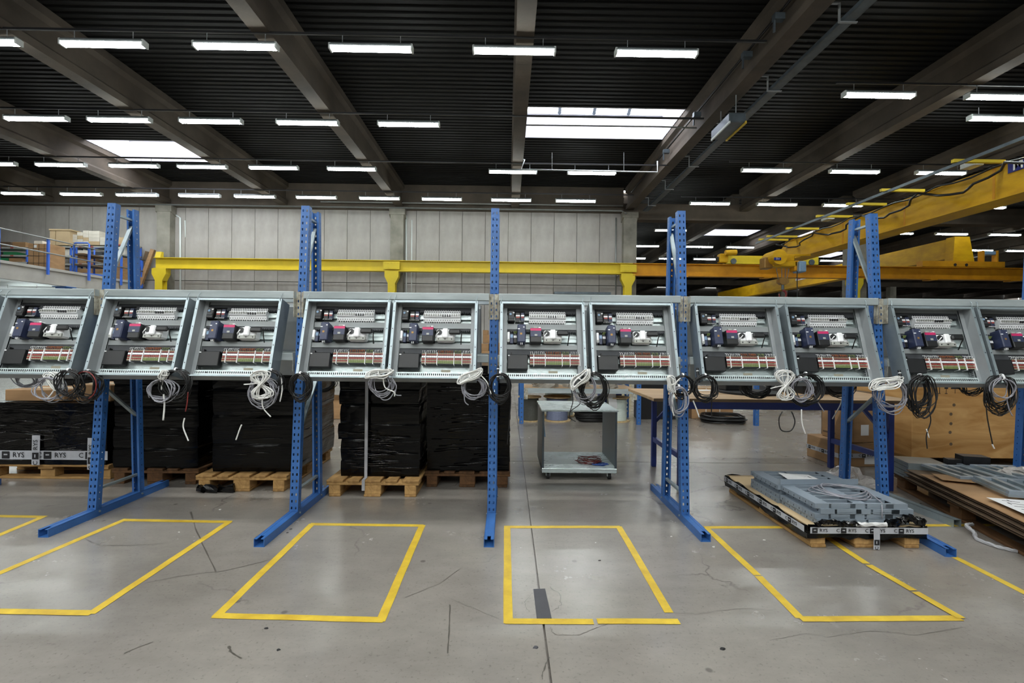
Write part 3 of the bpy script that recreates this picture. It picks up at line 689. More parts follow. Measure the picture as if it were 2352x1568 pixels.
for i in range(len(XF) - 1):
    Xa, Xb = XF[i], XF[i + 1]
    nm = beam_lab[i + 1]
    beam(Xa, Xb, 1.672, 1.728, 3.728, 3.775, 'upper front grey rack beam, %s' % nm, 1.53)
    beam(Xa, Xb, 1.195, 1.255, 3.722, 3.762, 'lower front grey rack beam, %s' % nm, 1.11)
    beam(Xa, Xb, 1.672, 1.728, 4.10 + .02, 4.155, 'upper rear grey rack beam, %s' % nm, 1.53, True)
    if i != 3: beam(Xa, Xb, 1.195, 1.255, 4.14, 4.18, 'lower rear grey rack beam, %s' % nm, 1.11, True)
# ------------------------------------------------------------------ electrical cabinets
TILT = math.radians(17.2); CW, CH, CD, CR = .322, .61, .135, .085
def cabinet():
    t = thing('control_cabinet', 'x', 'control cabinet', (0, 0, 0), rot=(-TILT, 0, 0))
    th = .0015
    B = lambda *a: MB().box(*a)
    # shell
    for s in (-1, 1):
        xo = s * CW
        m = B(min(xo, xo - s * .002), max(xo, xo - s * .002), 0, CD, 0, CH); m.build('side_wall', 'side_steel', t)
        x_a, x_b = (xo, xo - s * .02)
        m = B(min(x_a, x_b), max(x_a, x_b), -.002, .001, 0, CH); r = m.build('side_rail', 'galvanised', t)
        for k in range(4): MB().cyl((xo - s * .01, -.0035, .1 + k * .14), (xo - s * .01, -.002, .1 + k * .14), .004, 6).build('rivet_hole', 'black_plastic', r)
        x_c = xo - s * .052
        MB().box(min(x_b, x_c), max(x_b, x_c), CR - .012, CR - .01, .0, CH).box(x_b - .001, x_b + .001, 0, CR, 0, CH).build('inner_flange', 'steel_grey', t)
    B(-CW, CW, 0, CD, CH - .002, CH).build('top_plate', 'cover_grey', t)
    B(-CW + .02, CW - .02, -.002, .02, CH - .018, CH - .002).build('top_lip', 'galvanised', t)
    B(-CW, CW, 0, CD, 0, .002).build('bottom_plate', 'steel_grey', t)
    B(-CW + .02, CW - .02, -.003, .012, 0, .012).build('bottom_lip', 'galvanised', t)
    B(-CW, CW, CD - .002, CD, 0, CH).build('back_plate', 'galv_plate', t)
    # front cover with three windows
    u0 = CW - .05; w = .268
    rows = [(.456, .584), (.290, .413), (.062, .2515)]
    m = MB()
    y0, y1 = CR, CR + .002
    for a, b in ((-u0, -w), (w, u0)): m.box(a, b, y0, y1, .02, CH - .004)
    for a, b in ((.584, CH - .004), (.413, .456), (.2515, .290)): m.box(-w, w, y0, y1, a, b)
    for a, b in rows:      # folded returns around each window
        m.box(-w, w, y0, y0 + .012, b, b + .0015).box(-w, w, y0, y0 + .012, a - .0015, a)
    m.build('front_cover', 'cover_grey', t)
    # slotted bottom strip and slotted side strips
    m = MB(); m.perf((-w - .01, CR - .015, .028), (0, 0, 1), (1, 0, 0), .034, 2 * w + .02, [(.009, .025)], .0152, .0085); m.build('slotted_strip', 'galv_plate', t)
    B(-w, w, CR + .006, CR + .008, .02, .062).build('slot_shade', 'black_plastic', t)  # black sheet stands in for the shade behind the slots
    for s in (-1, 1):
        m = MB(); m.perf((s * w, CR + .002, .065), (0, 1, 0), (0, 0, 1), .034, .2, [(.006, .028)], .014, .007); m.build('slotted_side', 'steel_grey', t)
    for x in (-.19, .2): MB().cyl((x, CR - .018, .045), (x, CR - .01, .045), .006, 8).build('knob', 'black_plastic', t)
    # mounting plate, wire ducts with combs, DIN rails
    for a, b in ((.548, .60), (.40, .455), (.213, .285)):
        m = B(-w, w, CD - .045, CD - .004, a, b); n = 40
        for k in range(n): x = -w + (k + .5) * 2 * w / n; m.box(x - .0035, x + .0035, CD - .047, CD - .006, a - .010, a)
        m.build('wire_duct', 'duct_grey', t)
    for z in (.512, .335, .168):
        MB().box(-w, w, CD - .02, CD - .016, z - .0175, z + .0175).box(-w, w, CD - .026, CD - .02, z + .0145, z + .0175).box(-w, w, CD - .026, CD - .02, z - .0175, z - .0145).build('mounting_rail', 'galv_plate', t)
    # row 1
    c = MB().cbox(-.262, -.212, .05, CD - .02, .468, .553, .004).build('contactor', 'black_plastic', t)
    MB().cyl((-.243, .046, .525), (-.243, .05, .525), .009, 10).build('dial', 'sky_plastic', c); B(-.225, -.213, .048, .05, .532, .54).build('tag', 'device_white', c)
    B(-.257, -.217, .046, .05, .49, .502).build('terminal_cover', 'duct_grey', c)
    for k, (xa, xb) in enumerate(((-.204, -.168), (-.164, -.135))):
        c = MB().cbox(xa, xb, .075, CD - .02, .478, .548, .003).build('relay_module', 'device_navy' if k else 'black_plastic', t)
        B(xa + .002, xb - .002, .073, .075, .515, .527).build('tag', 'device_white', c); B(xa + .004, xb - .004, .072, .075, .502, .512).build('tag', 'red_plastic', c)
    m = MB()
    for k in range(7): x = -.203 + k * .0105; m.bar((x, .07, .47), (x + .002, .085, .49), .003, .003)
    m.build('wire_ends', 'device_white', t)
    m = MB()
    for k in range(24): x = -.26 + k * .0055 + R_.uniform(-.001, .001); m.bar((x, .08, .552), (x + R_.uniform(-.004, .004), .1, .575), .0025, .0025)
    m.build('wire_ends', 'black_cable', t)
    bm = MB(); z0, z1 = .467, .557
    prof = [(CD - .02, z0), (.085, z0), (.08, z0 + .02), (.08, z0 + .028), (.063, z0 + .033), (.063, z0 + .06), (.08, z0 + .064), (.083, z1), (CD - .02, z1)]
    n = len(prof); bw = .0172
    bm.add([(0, a, b) for a, b in prof] + [(bw, a, b) for a, b in prof], [tuple(range(n)), tuple(range(2 * n - 1, n - 1, -1))] + [(i, i + n, (i + 1) % n + n, (i + 1) % n) for i in range(n)])
    bme = bm.mesh('breaker', 'breaker_white')
    tg = MB().box(.005, .0125, .05, .064, z0 + .034, z0 + .05).mesh('toggle', 'black_plastic'); tgw = MB().box(.005, .0125, .05, .064, z0 + .04, z0 + .054).mesh('toggle', 'device_grey')
    sc = MB().cyl((.0086, .0795, z0 + .011), (.0086, .0835, z0 + .011), .0035, 6).cyl((.0086, .078, z1 - .012), (.0086, .0825, z1 - .012), .0035, 6).mesh('screw', 'black_plastic')
    for k in range(16):
        x = -.0986 + k * .01772
        b = inst('breaker', bme, t, (x, 0, 0)); inst('toggle', tg if 8 <= k <= 11 else tgw, b); inst('screw', sc, b)
    m = MB()
    for k in range(16): x = -.09 + k * .01772; m.bar((x, .088, .458), (x, .09, .468), .004, .004).bar((x, .088, .557), (x, .094, .567), .004, .004)
    m.build('wire_ends', 'device_white', t)
    # row 2
    c = MB().cbox(-.267, -.248, .06, CD - .02, .305, .385, .003).build('module', 'device_white', t); B(-.264, -.251, .058, .06, .31, .325).build('terminal_cover', 'device_grey', c)
    c = MB().cbox(-.246, -.221, .07, CD - .02, .295, .375, .003).build('module', 'device_navy', t); B(-.243, -.224, .068, .07, .34, .365).build('tag', 'sky_plastic', c)
    m = MB().cbox(-.219, -.194, .075, CD - .02, .3, .375, .003).build('terminal_clamp', 'black_plastic', t)
    for k in range(2): B(-.217 + k * .012, -.208 + k * .012, .072, .075, .34, .358).build('tag', 'device_white', m)
    mm = MB()
    for k in range(3): mm.tube([(-.216 + k * .008, .085, .375), (-.212 + k * .008, .07, .392), (-.206 + k * .008, .1, .4)], .0025, 5)
    mm.build('wire_ends', 'green_plastic', m)
    yy = .005
    c = MB().cbox(-.19, -.128, yy, CD - .02, .287, .428, .006).build('power_supply', 'device_navy', t)
    MB().cbox(-.175, -.143, yy + .02, yy + .05, .428, .44, .003).build('terminal_plug', 'black_plastic', c); MB().box(-.17, -.155, yy - .001, yy + .002, .345, .36).build('emblem', 'brass', c)
    MB().box(-.188, -.172, yy - .001, yy + .002, .388, .394).box(-.147, -.137, yy - .001, yy + .002, .402, .408).build('tag', 'device_white', c)
    MB().box(-.168, -.164, yy + .012, yy + .03, .272, .3).box(-.156, -.152, yy + .012, yy + .03, .272, .3).build('wire_ends', 'device_white', c)
    yy = .02
    c = MB().cbox(-.094, -.008, yy, CD - .02, .290, .405, .005).build('power_supply', 'black_plastic', t)
    MB().box(-.092, -.01, yy - .002, yy + .001, .382, .401).build('colour_band', 'magenta', c); MB().box(-.092, -.01, yy - .002, yy + .001, .335, .382).build('face_plate', 'device_navy', c)
    MB().box(-.06, -.04, yy - .004, yy, .34, .354).build('socket', 'device_grey', c); MB().box(-.066, -.038, yy + .02, yy + .05, .405, .422).build('terminal_plug', 'device_grey', c)
    MB().box(-.029, -.013, yy + .0, yy + .03, .405, .412).build('tag', 'device_white', c)
    text('SUPPLY', .012, 'device_white', c, (-.051, yy - .0025, .374), (PI / 2, 0, 0)) if 0 else None
    yy = .03
    c = MB().cbox(.01, .148, yy + .01, CD - .02, .3, .393, .01).build('socket_unit', 'device_white', t)
    MB().cbox(.012, .146, yy + .004, yy + .02, .298, .328, .003).build('terminal_cover', 'device_grey', c)
    MB().cbox(.058, .102, yy - .012, yy + .012, .318, .394, .008).build('plug_body', 'device_white', c)
    MB().cyl((.034, yy + .004, .366), (.034, yy + .011, .366), .021, 18).build('round_socket', 'black_plastic', c)
    MB().cbox(.108, .198, yy - .02, yy + .006, .346, .386, .009).build('plug', 'black_plastic', c)
    MB().tube([(.19, yy - .006, .362), (.205, yy, .358), (.2, yy + .02, .33), (.197, CD - .05, .285)], .004, 6).build('cord', 'black_cable', c, smooth=True)
    MB().tube([(.0, .06, .325), (.012, .03, .34), (.034, .022, .366)], .0035, 6).build('cord', 'device_white', c, smooth=True)
    m = MB()
    for k in range(3): m.cyl((.03 + k * .05, yy + .002, .312), (.03 + k * .05, yy + .005, .312), .005, 8)
    m.build('screw', 'black_plastic', c)
    # row 3
    c = MB().cbox(-.264, -.11, .06, CD - .02, .092, .205, .004).build('controller_box', 'black_plastic', t)
    B(-.26, -.246, .058, .06, .193, .2).build('tag', 'device_white', c); MB().box(-.24, -.23, .062, .09, .205, .222).build('antenna_stub', 'black_plastic', c)
    x = -.094
    for j, (n, cols) in enumerate(((2, 'r'), (6, 'r'), (9, 'g'), (4, 'g'), (5, 'r'))):
        wd = n * .0135
        c = B(x, x + wd, .075, CD - .02, .125, .212).build('terminal_block', 'black_plastic' , t)
        for (za, zb, mt) in ((.132, .138, 'green_plastic' if cols == 'g' else 'beige_plastic'), (.142, .148, 'green_plastic' if cols == 'g' else 'red_plastic'), (.152, .157, 'beige_plastic'), (.162, .171, 'red_plastic'), (.177, .19, 'device_white'), (.196, .201, 'red_plastic'), (.205, .209, 'beige_plastic')):
            m = MB()
            for k in range(n): m.box(x + .001 + k * .0135, x + .0125 + k * .0135, .0715, .075, za, zb)
            m.build('marker_strip', mt, c)
        e = B(x + wd + .0005, x + wd + .0045, .066, CD - .02, .12, .215).build('end_clamp', 'device_white', t)
        m = MB()
        for k in range(n):
            xx = x + .005 + k * .0135; m.tube([(xx, .085, .212), (xx + R_.uniform(-.004, .004), .07, .226), (xx + R_.uniform(-.006, .006), .1, .242)], .0024, 4)
        m.build('wire_ends', ['device_white', 'device_white', 'orange_plastic', 'green_plastic', 'device_white'][j], t)
        x += wd + .006
    MB().box(x, x + .012, .08, CD - .02, .13, .2).build('end_stop', 'black_plastic', t)
    MB().box(.05, .12, CD - .0035, CD - .002, .078, .096).build('type_label', 'sticker', t)
    # black canister strapped to the outside of the left wall
    c = MB().cyl((-CW - .011, .05, .0), (-CW - .011, .05, .11), .0095, 10).build('canister', 'black_plastic', t)
    for z in (.025, .085): MB().ring((-CW - .011, .05, z), 2, .009, .0108, .006, 12).build('strap', 'device_white', c)
    # hooks to the beam above
    for s in (-1, 1):
        xx = s * (CW - .01)
        MB().tube([(xx, -.002, CH - .02), (xx - .004, -.006, CH + .0), (xx + .004, -.004, CH + .03), (xx + .006, .012, CH + .058), (xx + .004, .035, CH + .062), (xx, .04, CH + .05)], .0022, 6).build('hook', 'galvanised', t, smooth=True)
    return t
cab0 = cabinet()
CABX = [-4.18, -3.49, -2.75, -2.045, -1.217, -.55, .267, .95, 1.76, 2.46, 3.285, 3.955]
cab_lab = ['open grey control cabinet cut by the left edge of the picture', 'open grey control cabinet left of the leftmost blue frame', 'open grey control cabinet right of the leftmost blue frame', 'open grey control cabinet left of the second blue frame',
           'open grey control cabinet right of the second blue frame', 'open grey control cabinet left of the middle blue frame', 'open grey control cabinet right of the middle blue frame', 'open grey control cabinet left of the fourth blue frame',
           'open grey control cabinet right of the fourth blue frame, above the workbench', 'open grey control cabinet left of the fifth blue frame', 'open grey control cabinet right of the fifth blue frame', 'open grey control cabinet cut by the right edge of the picture']
CAB = []
for i, X in enumerate(CABX):
    o = cab0 if i == 0 else copy_tree(cab0)
    o.location = (X, 3.53, 1.085); tag(o, cab_lab[i], None, 'control cabinets on the rack'); CAB.append(o)
# cabinets on the rear side of the rack, seen only by their backs
rc0 = None
for i, X in enumerate(CABX):
    if rc0 is None:
        t = thing('control_cabinet', 'x', 'control cabinet', (X, 4.36, 1.085), rot=(TILT, 0, 0), group='rear cabinets'); rc0 = t
        MB().box(-CW, CW, -CD, -CD + .003, 0, CH).build('back_plate', 'steel_grey', t)
        for s in (-1, 1): MB().box(s * CW - .001, s * CW + .001, -CD, 0, 0, CH).build('side_wall', 'dark_steel', t)
        MB().box(-CW, CW, -CD, 0, CH - .002, CH).build('top_plate', 'steel_grey', t); MB().box(-CW, CW, -CD, 0, 0, .002).build('bottom_plate', 'steel_grey', t)
    else: t = copy_tree(rc0)
    t.location = (X, 4.36, 1.085); tag(t, 'cabinet seen from behind on the rear rack side, %s from the left' % ORD[i])
# ------------------------------------------------------------------ hanging cables
CR_ = random.Random(21)
def smooth_path(pts, n=6):
    pts = [Vector(p) for p in pts]; out = []
    for i in range(len(pts) - 1):
        p0 = pts[max(0, i - 1)]; p1 = pts[i]; p2 = pts[i + 1]; p3 = pts[min(len(pts) - 1, i + 2)]
        for k in range(n):
            t = k / n; out.append(.5 * ((2 * p1) + (p2 - p0) * t + (2 * p0 - 5 * p1 + 4 * p2 - p3) * t * t + (3 * p1 - p0 - 3 * p2 + p3) * t ** 3))
    return out + [pts[-1]]
def coil(px, py, rx, ry, Y, n, mat, label, wr=.0036, tails=(), spread=.24, group='cable coils under the cabinets', tie='device_white', depth=.03, extra=None):
    c = at(px, py, Y); s = Y / FPX; pts = []; N = 22; o_ = [0, 0, 0]
    A, B = rx * s, ry * s
    th0 = CR_.uniform(0, 6.28)
    for k in range(int(n * 1.25) + 1):
        ka, kb = 1 + CR_.uniform(-spread, spread * .5), 1 + CR_.uniform(-spread, spread * .5)
        dx, dz, dy = CR_.uniform(-1, 1) * A * .12, -abs(CR_.uniform(0, 1)) * B * .12, CR_.uniform(-1, 1) * depth
        w1, w2 = CR_.uniform(0, 6.28), CR_.uniform(.02, .07)
        for j in range(N):
            t = th0 + 2 * PI * j / N; f = j / N
            rr = 1 + w2 * math.sin(2 * t + w1)
            pts.append(Vector((A * ka * rr * math.cos(t) + dx, dy + .012 * math.sin(3 * t + w1), B * kb * rr * math.sin(t) + dz + B * (1 - kb) * .8)))
    sm = []
    for i in range(len(pts)):       # soften the jumps between turns
        a = pts[max(0, i - 1)]; b = pts[min(len(pts) - 1, i + 1)]; sm.append((a + pts[i] * 2 + b) / 4)
    t_ = thing('cable_coil', label, 'cable', (c.x, Y, c.z), group=group)
    MB().tube(sm, wr, 5).build('cable', mat, t_, smooth=True)
    MB().ring((0, 0, B * .93), 0, .012, .017, .012, 12).xf(Matrix.Translation((-.006, 0, 0))).build('cable_tie', tie, t_)
    for (tm, w, pp) in tails:
        q = [at(x, y, Y - .005) - Vector((c.x, Y, c.z)) for x, y in pp]
        MB().tube(smooth_path(q), w, 5).build('cable_end', tm, t_, smooth=True)
    if extra: extra(t_, c)
    return t_
def skein(pa, pb, wpx, Y, n, mat, label, wr=.0038, bow=False, tails=(), group='white cable bundles under the cabinets'):
    a, b = at(*pa, Y), at(*pb, Y); c = (a + b) / 2; ax = (b - a); L = ax.length / 2; ax.normalize(); side = Vector((-ax.z, 0, ax.x)); W_ = wpx * Y / FPX
    t_ = thing('cable_bundle', label, 'cable', tuple(c), group=group); pts = []
    for k in range(n + 2):
        l = L * CR_.uniform(.7, 1.12); w = W_ * CR_.uniform(.35, 1.45); dy = CR_.uniform(-.02, .02); off = CR_.uniform(-.22, .22) * W_
        for j in range(20):
            t = 2 * PI * j / 20
            v = (w * math.sin(2 * t) if bow else w * math.sin(t) * (.25 + .75 * abs(math.cos(t + .5)))) + off
            pts.append(ax * (l * math.cos(t)) + side * v + Vector((0, dy + .008 * math.sin(t), 0)))
    sm = [(pts[max(0, i - 1)] + pts[i] * 2 + pts[min(len(pts) - 1, i + 1)]) / 4 for i in range(len(pts))]
    MB().tube(sm, wr, 5).build('cable', mat, t_, smooth=True)
    r = [Vector((0, -.02, 0)) + ax * .0 + side * (.022 * math.cos(t)) + Vector((0, .022 * math.sin(t) + .02, 0)) for t in [k * PI / 5 for k in range(10)]]
    MB().tube(r, .004, 5, closed=True).build('cable_tie', mat, t_)
    for (tm, w, pp) in tails:
        q = [at(x, y, Y - .005) - c for x, y in pp]
        MB().tube(smooth_path(q), w, 5).build('cable_end', tm, t_, smooth=True)
    return t_
YC = 3.50
W_, B_, G_ = 'white_cable', 'black_cable', 'grey_cable'
skein((108, 858), (150, 892), 16, YC, 6, W_, 'white cable bundle under the cabinet left of the leftmost blue frame')
coil(116, 893, 31, 28, YC, 5, G_, 'loose grey cable coil below the far left white bundle', tails=[(W_, .005, [(136, 870), (128, 890), (112, 912), (104, 915)])])
coil(158, 880, 27, 32, YC - .03, 8, B_, 'black cable coil between the white bundle and the red-wired coil at far left')
coil(203, 884, 27, 33, YC + .02, 11, B_, 'dense black cable coil with red wires against the leftmost blue frame', extra=lambda t, c: MB().tube([(.082 * math.cos(a), -.03, .1 * math.sin(a)) for a in [k * .3 - 1.2 for k in range(13)]], .004, 5).build('red_wire', 'red_wire', t, smooth=True))
coil(372, 896, 31, 26, YC, 6, G_, 'grey cable coil under the cabinet right of the leftmost blue frame', tails=[(W_, .006, [(376, 905), (378, 930), (375, 965)]), (W_, .005, [(378, 852), (374, 870), (371, 895)])])
skein((380, 850), (376, 872), 9, YC - .02, 4, W_, 'small white cable bundle beside the round black coil, third cabinet')
coil(404, 880, 31, 33, YC + .01, 12, B_, 'round black cable coil under the cabinet right of the leftmost blue frame', tails=[('red_wire', .004, [(432, 900), (430, 925), (426, 945)]), (W_, .005, [(424, 960), (421, 980), (430, 1005), (433, 1012)])])
skein((596, 852), (604, 915), 20, YC - .02, 8, W_, 'white flower-shaped cable bundle left of the second blue frame', bow=True, tails=[(W_, .0045, [(603, 910), (604, 935), (622, 957)]), (W_, .0045, [(560, 883), (590, 880), (612, 873)])])
coil(606, 900, 31, 33, YC + .01, 6, G_, 'grey cable loops behind the flower-shaped white bundle')
coil(624, 876, 24, 27, YC + .03, 8, B_, 'black cable coil behind the flower-shaped white bundle', tails=[(W_, .005, [(646, 865), (648, 895), (643, 922)]), (W_, .005, [(555, 975), (549, 990), (542, 1010)])])
coil(690, 887, 23, 31, YC + .0, 10, B_, 'black cable coil hanging in front of the second blue frame')
skein((840, 866), (903, 851), 12, YC - .02, 7, W_, 'white cable bundle lying across the cabinet right of the second blue frame', tails=[(W_, .0045, [(880, 868), (885, 890), (905, 900), (906, 910)])])
coil(874, 884, 24, 24, YC, 5, G_, 'grey cable coil below the white bundle, left of the strapped pallet load', tails=[(G_, .004, [(898, 865), (910, 885), (908, 905), (922, 908)]), (G_, .004, [(870, 908), (880, 918), (895, 915), (908, 895)])])
skein((1052, 882), (1108, 848), 12, YC - .02, 7, W_, 'white cable bundle left of the middle blue frame', tails=[(W_, .0045, [(1105, 862), (1120, 880), (1128, 905)])])
coil(1088, 890, 26, 24, YC, 7, G_, 'grey cable coil left of the middle blue frame', tails=[(G_, .004, [(1066, 905), (1068, 922), (1076, 930)])])
coil(1148, 887, 24, 32, YC, 12, B_, 'black cable coil hanging in front of the middle blue frame', tails=[(B_, .004, [(1171, 890), (1173, 920), (1170, 960), (1165, 1020)])])
skein((1313, 893), (1352, 848), 15, YC - .02, 8, W_, 'white cable bundle above the metal trolley', tails=[(B_, .0035, [(1312, 895), (1316, 920), (1308, 955), (1322, 968)])])
coil(1344, 890, 26, 33, YC - .0, 4, G_, 'grey cable loops in front of the black coil above the trolley')
coil(1363, 893, 30, 39, YC + .03, 16, B_, 'big black cable coil above the metal trolley', tails=[(B_, .0035, [(1327, 900), (1333, 925), (1310, 945), (1309, 962)])])
skein((1535, 866), (1548, 900), 13, YC - .02, 6, W_, 'white cable bundle left of the fourth blue frame', tails=[(W_, .0045, [(1563, 868), (1550, 885), (1544, 930), (1548, 955)])])
coil(1558, 918, 19, 33, YC, 6, G_, 'long grey cable loops hanging in front of the fourth blue frame')
coil(1568, 885, 24, 25, YC + .03, 8, B_, 'black cable coil left of the fourth blue frame', tails=[(W_, .005, [(1592, 920), (1600, 940), (1606, 958)])])
coil(1619, 888, 27, 28, YC + .02, 11, B_, 'round open black cable coil right of the fourth blue frame', tails=[(B_, .004, [(1636, 905), (1634, 940), (1635, 960)])])
skein((1802, 852), (1806, 916), 15, YC - .02, 7, W_, 'white bow-shaped cable bundle above the pallet of grey frames', bow=True, tails=[(W_, .0045, [(1841, 940), (1842, 970), (1850, 996)]), (W_, .0035, [(1770, 892), (1790, 887), (1806, 884)])])
coil(1838, 893, 25, 26, YC, 7, G_, 'grey cable coil beside the white bow-shaped bundle')
coil(1850, 892, 36, 36, YC + .03, 13, B_, 'big black cable coil beside the white bow-shaped bundle', tails=[(B_, .0045, [(1797, 945), (1789, 962), (1794, 987), (1816, 989), (1826, 968), (1818, 945)]), (G_, .004, [(1868, 900), (1880, 925), (1893, 945)])])
skein((2000, 893), (2074, 868), 15, YC - .03, 8, W_, 'white cable bundle in front of the fifth blue frame')
coil(2046, 908, 37, 38, YC, 6, G_, 'loose grey cable coil in front of the fifth blue frame')
coil(2112, 905, 26, 46, YC + .02, 16, B_, 'tangled black cable bunch right of the fifth blue frame', spread=.3, depth=.06, tails=[(B_, .004, [(2130, 930), (2138, 965), (2128, 1000), (2130, 1030)]), (W_, .004, [(2128, 985), (2134, 1005)])])
coil(2300, 902, 31, 42, YC, 15, B_, 'big black cable coil near the right edge of the picture', spread=.25, tails=[(B_, .004, [(2265, 920), (2268, 960), (2280, 1020)]), (W_, .005, [(2279, 1020), (2284, 1030)])])
coil(2302, 893, 26, 28, YC - .03, 3, G_, 'grey cable loops in front of the right black coil', tails=[(G_, .004, [(2312, 915), (2318, 940), (2326, 955)])])
# coils of the cabinets on the rear side
YB = 4.30; gg = 'cable coils behind the rack'
coil(58, 872, 24, 16, YB, 6, G_, 'dim grey cable coil hanging behind the rack at the far left', group=gg)
coil(742, 878, 26, 20, YB, 9, B_, 'black cable coil hanging behind the rack, right of the second blue frame', group=gg)
coil(1738, 885, 33, 24, YB, 12, B_, 'black cable coil hanging behind the rack over the workbench, left one', group=gg, tails=[(W_, .004, [(1745, 880), (1770, 892), (1785, 884)])])
coil(1930, 885, 35, 24, YB, 12, B_, 'black cable coil hanging behind the rack over the workbench, right one', group=gg, tails=[(W_, .005, [(1936, 905), (1930, 930), (1912, 962)])])
coil(2232, 882, 28, 22, YB, 10, B_, 'black cable coil hanging behind the rack in front of the plywood crate', group=gg)
# ------------------------------------------------------------------ pallets and loads
def rzm(a): return Matrix.Rotation(a, 4, 'Z')
plank_me = {}
def pallet(label, loc, rz, mat='pallet_wood', W_=.8, L_=1.2, group='wooden pallets'):
    t = thing('wooden_pallet', label, 'pallet', loc, rz, group)
    def P(nm, b):
        key = (nm, mat, tuple(round(v, 3) for v in (b[1] - b[0], b[3] - b[2], b[5] - b[4])))
        if key not in plank_me: plank_me[key] = MB().cbox(-(b[1] - b[0]) / 2, (b[1] - b[0]) / 2, -(b[3] - b[2]) / 2, (b[3] - b[2]) / 2, -(b[5] - b[4]) / 2, (b[5] - b[4]) / 2, .004).mesh(nm, mat)
        inst(nm, plank_me[key], t, ((b[0] + b[1]) / 2 + R_.uniform(-.003, .003), (b[2] + b[3]) / 2, (b[4] + b[5]) / 2), (0, 0, R_.uniform(-.004, .004)))
    for cx, w in ((.0725, .1), (W_ / 2, .145), (W_ - .0725, .1)):
        P('bottom_board', (cx - w / 2, cx + w / 2, 0, L_, 0, .022))
        for cy in (.0725, L_ / 2, L_ - .0725): P('block', (cx - w / 2, cx + w / 2, cy - .07, cy + .07, .022, .1))
    for cy in (.0725, L_ / 2, L_ - .0725): P('cross_board', (0, W_, cy - .07, cy + .07, .1, .122))
    for cx, w in ((.0725, .145), (.2365, .1), (W_ / 2, .145), (W_ - .2365, .1), (W_ - .0725, .145)): P('top_board', (cx - w / 2, cx + w / 2, 0, L_, .122, .144))
    return t
def wrapped(label, x0, x1, y0, y1, z0, z1, layers, mat='black_film', rz=0.0, group='black wrapped pallet loads', seed=1, steps=.012, wr=26, low=False, slope=.4):
    r = random.Random(seed); t = thing('wrapped_load', label, 'wrapped goods', (x0, y0, z0), rz, group)
    W_, L_, H = x1 - x0, y1 - y0, z1 - z0; m = MB(); z = 0
    hs = [H / layers * r.uniform(.85, 1.15) for _ in range(layers)]; k = H / sum(hs); n = 8
    for h in hs:
        h *= k; a = [r.uniform(0, steps) for _ in range(4)]
        xa, xb, ya, yb = a[0], W_ - a[1], a[2], L_ - a[3]
        # ring of points with slight dents, rounded corners
        ring = []
        for i in range(n + 1): ring.append((xa + (xb - xa) * i / n, ya))
        for i in range(1, n + 1): ring.append((xb, ya + (yb - ya) * i / n))
        for i in range(1, n + 1): ring.append((xb - (xb - xa) * i / n, yb))
        for i in range(1, n): ring.append((xa, yb - (yb - ya) * i / n))
        N = len(ring); lev = []
        for zz, ins in ((z, .004), (z + h * .12, 0), (z + h * .5, -.003), (z + h * .88, 0), (z + h, .006)):
            base = len(m.v)
            for (u, v) in ring:
                du = r.uniform(-.003, .003); cx, cy = W_ / 2, L_ / 2; f = 1 - ins * 2
                m.v.append((cx + (u - cx) * f + du, cy + (v - cy) * f + r.uniform(-.003, .003), zz))
            lev.append(base)
        for a_, b_ in zip(lev[:-1], lev[1:]):
            for i in range(N): m.f.append((a_ + i, a_ + (i + 1) % N, b_ + (i + 1) % N, b_ + i))
        m.f.append(tuple(lev[-1] + i for i in range(N))); m.f.append(tuple(lev[0] + i for i in range(N))[::-1])
        z += h
    m.build('film_wrap', mat, t); m = MB()
    # film wrinkles: thin raised folds across the faces
    for k in range(wr):
        zz = r.uniform(.03, H - .03) if not low else r.uniform(.03, H * .45); face = r.random()
        sl = r.uniform(-.06, .1) * slope
        if face < .7:
            a = r.uniform(.02, W_ * .7); l = min(r.uniform(.06, .5) * W_, W_ - .02 - a); m.tube([(a, .0, zz), (a + l * .5, -.003, zz + sl * l * .5), (a + l, .0, zz + sl * l)], .0034, 5)
        else:
            a = r.uniform(.02, L_ * .7); l = min(r.uniform(.1, .5) * L_, L_ - .02 - a); m.tube([(W_, a, zz), (W_ + .003, a + l * .5, zz + sl * l * .5), (W_, a + l, zz + sl * l)], .0034, 5)
    m.build('film_folds', 'film_fold', t, smooth=True); return t
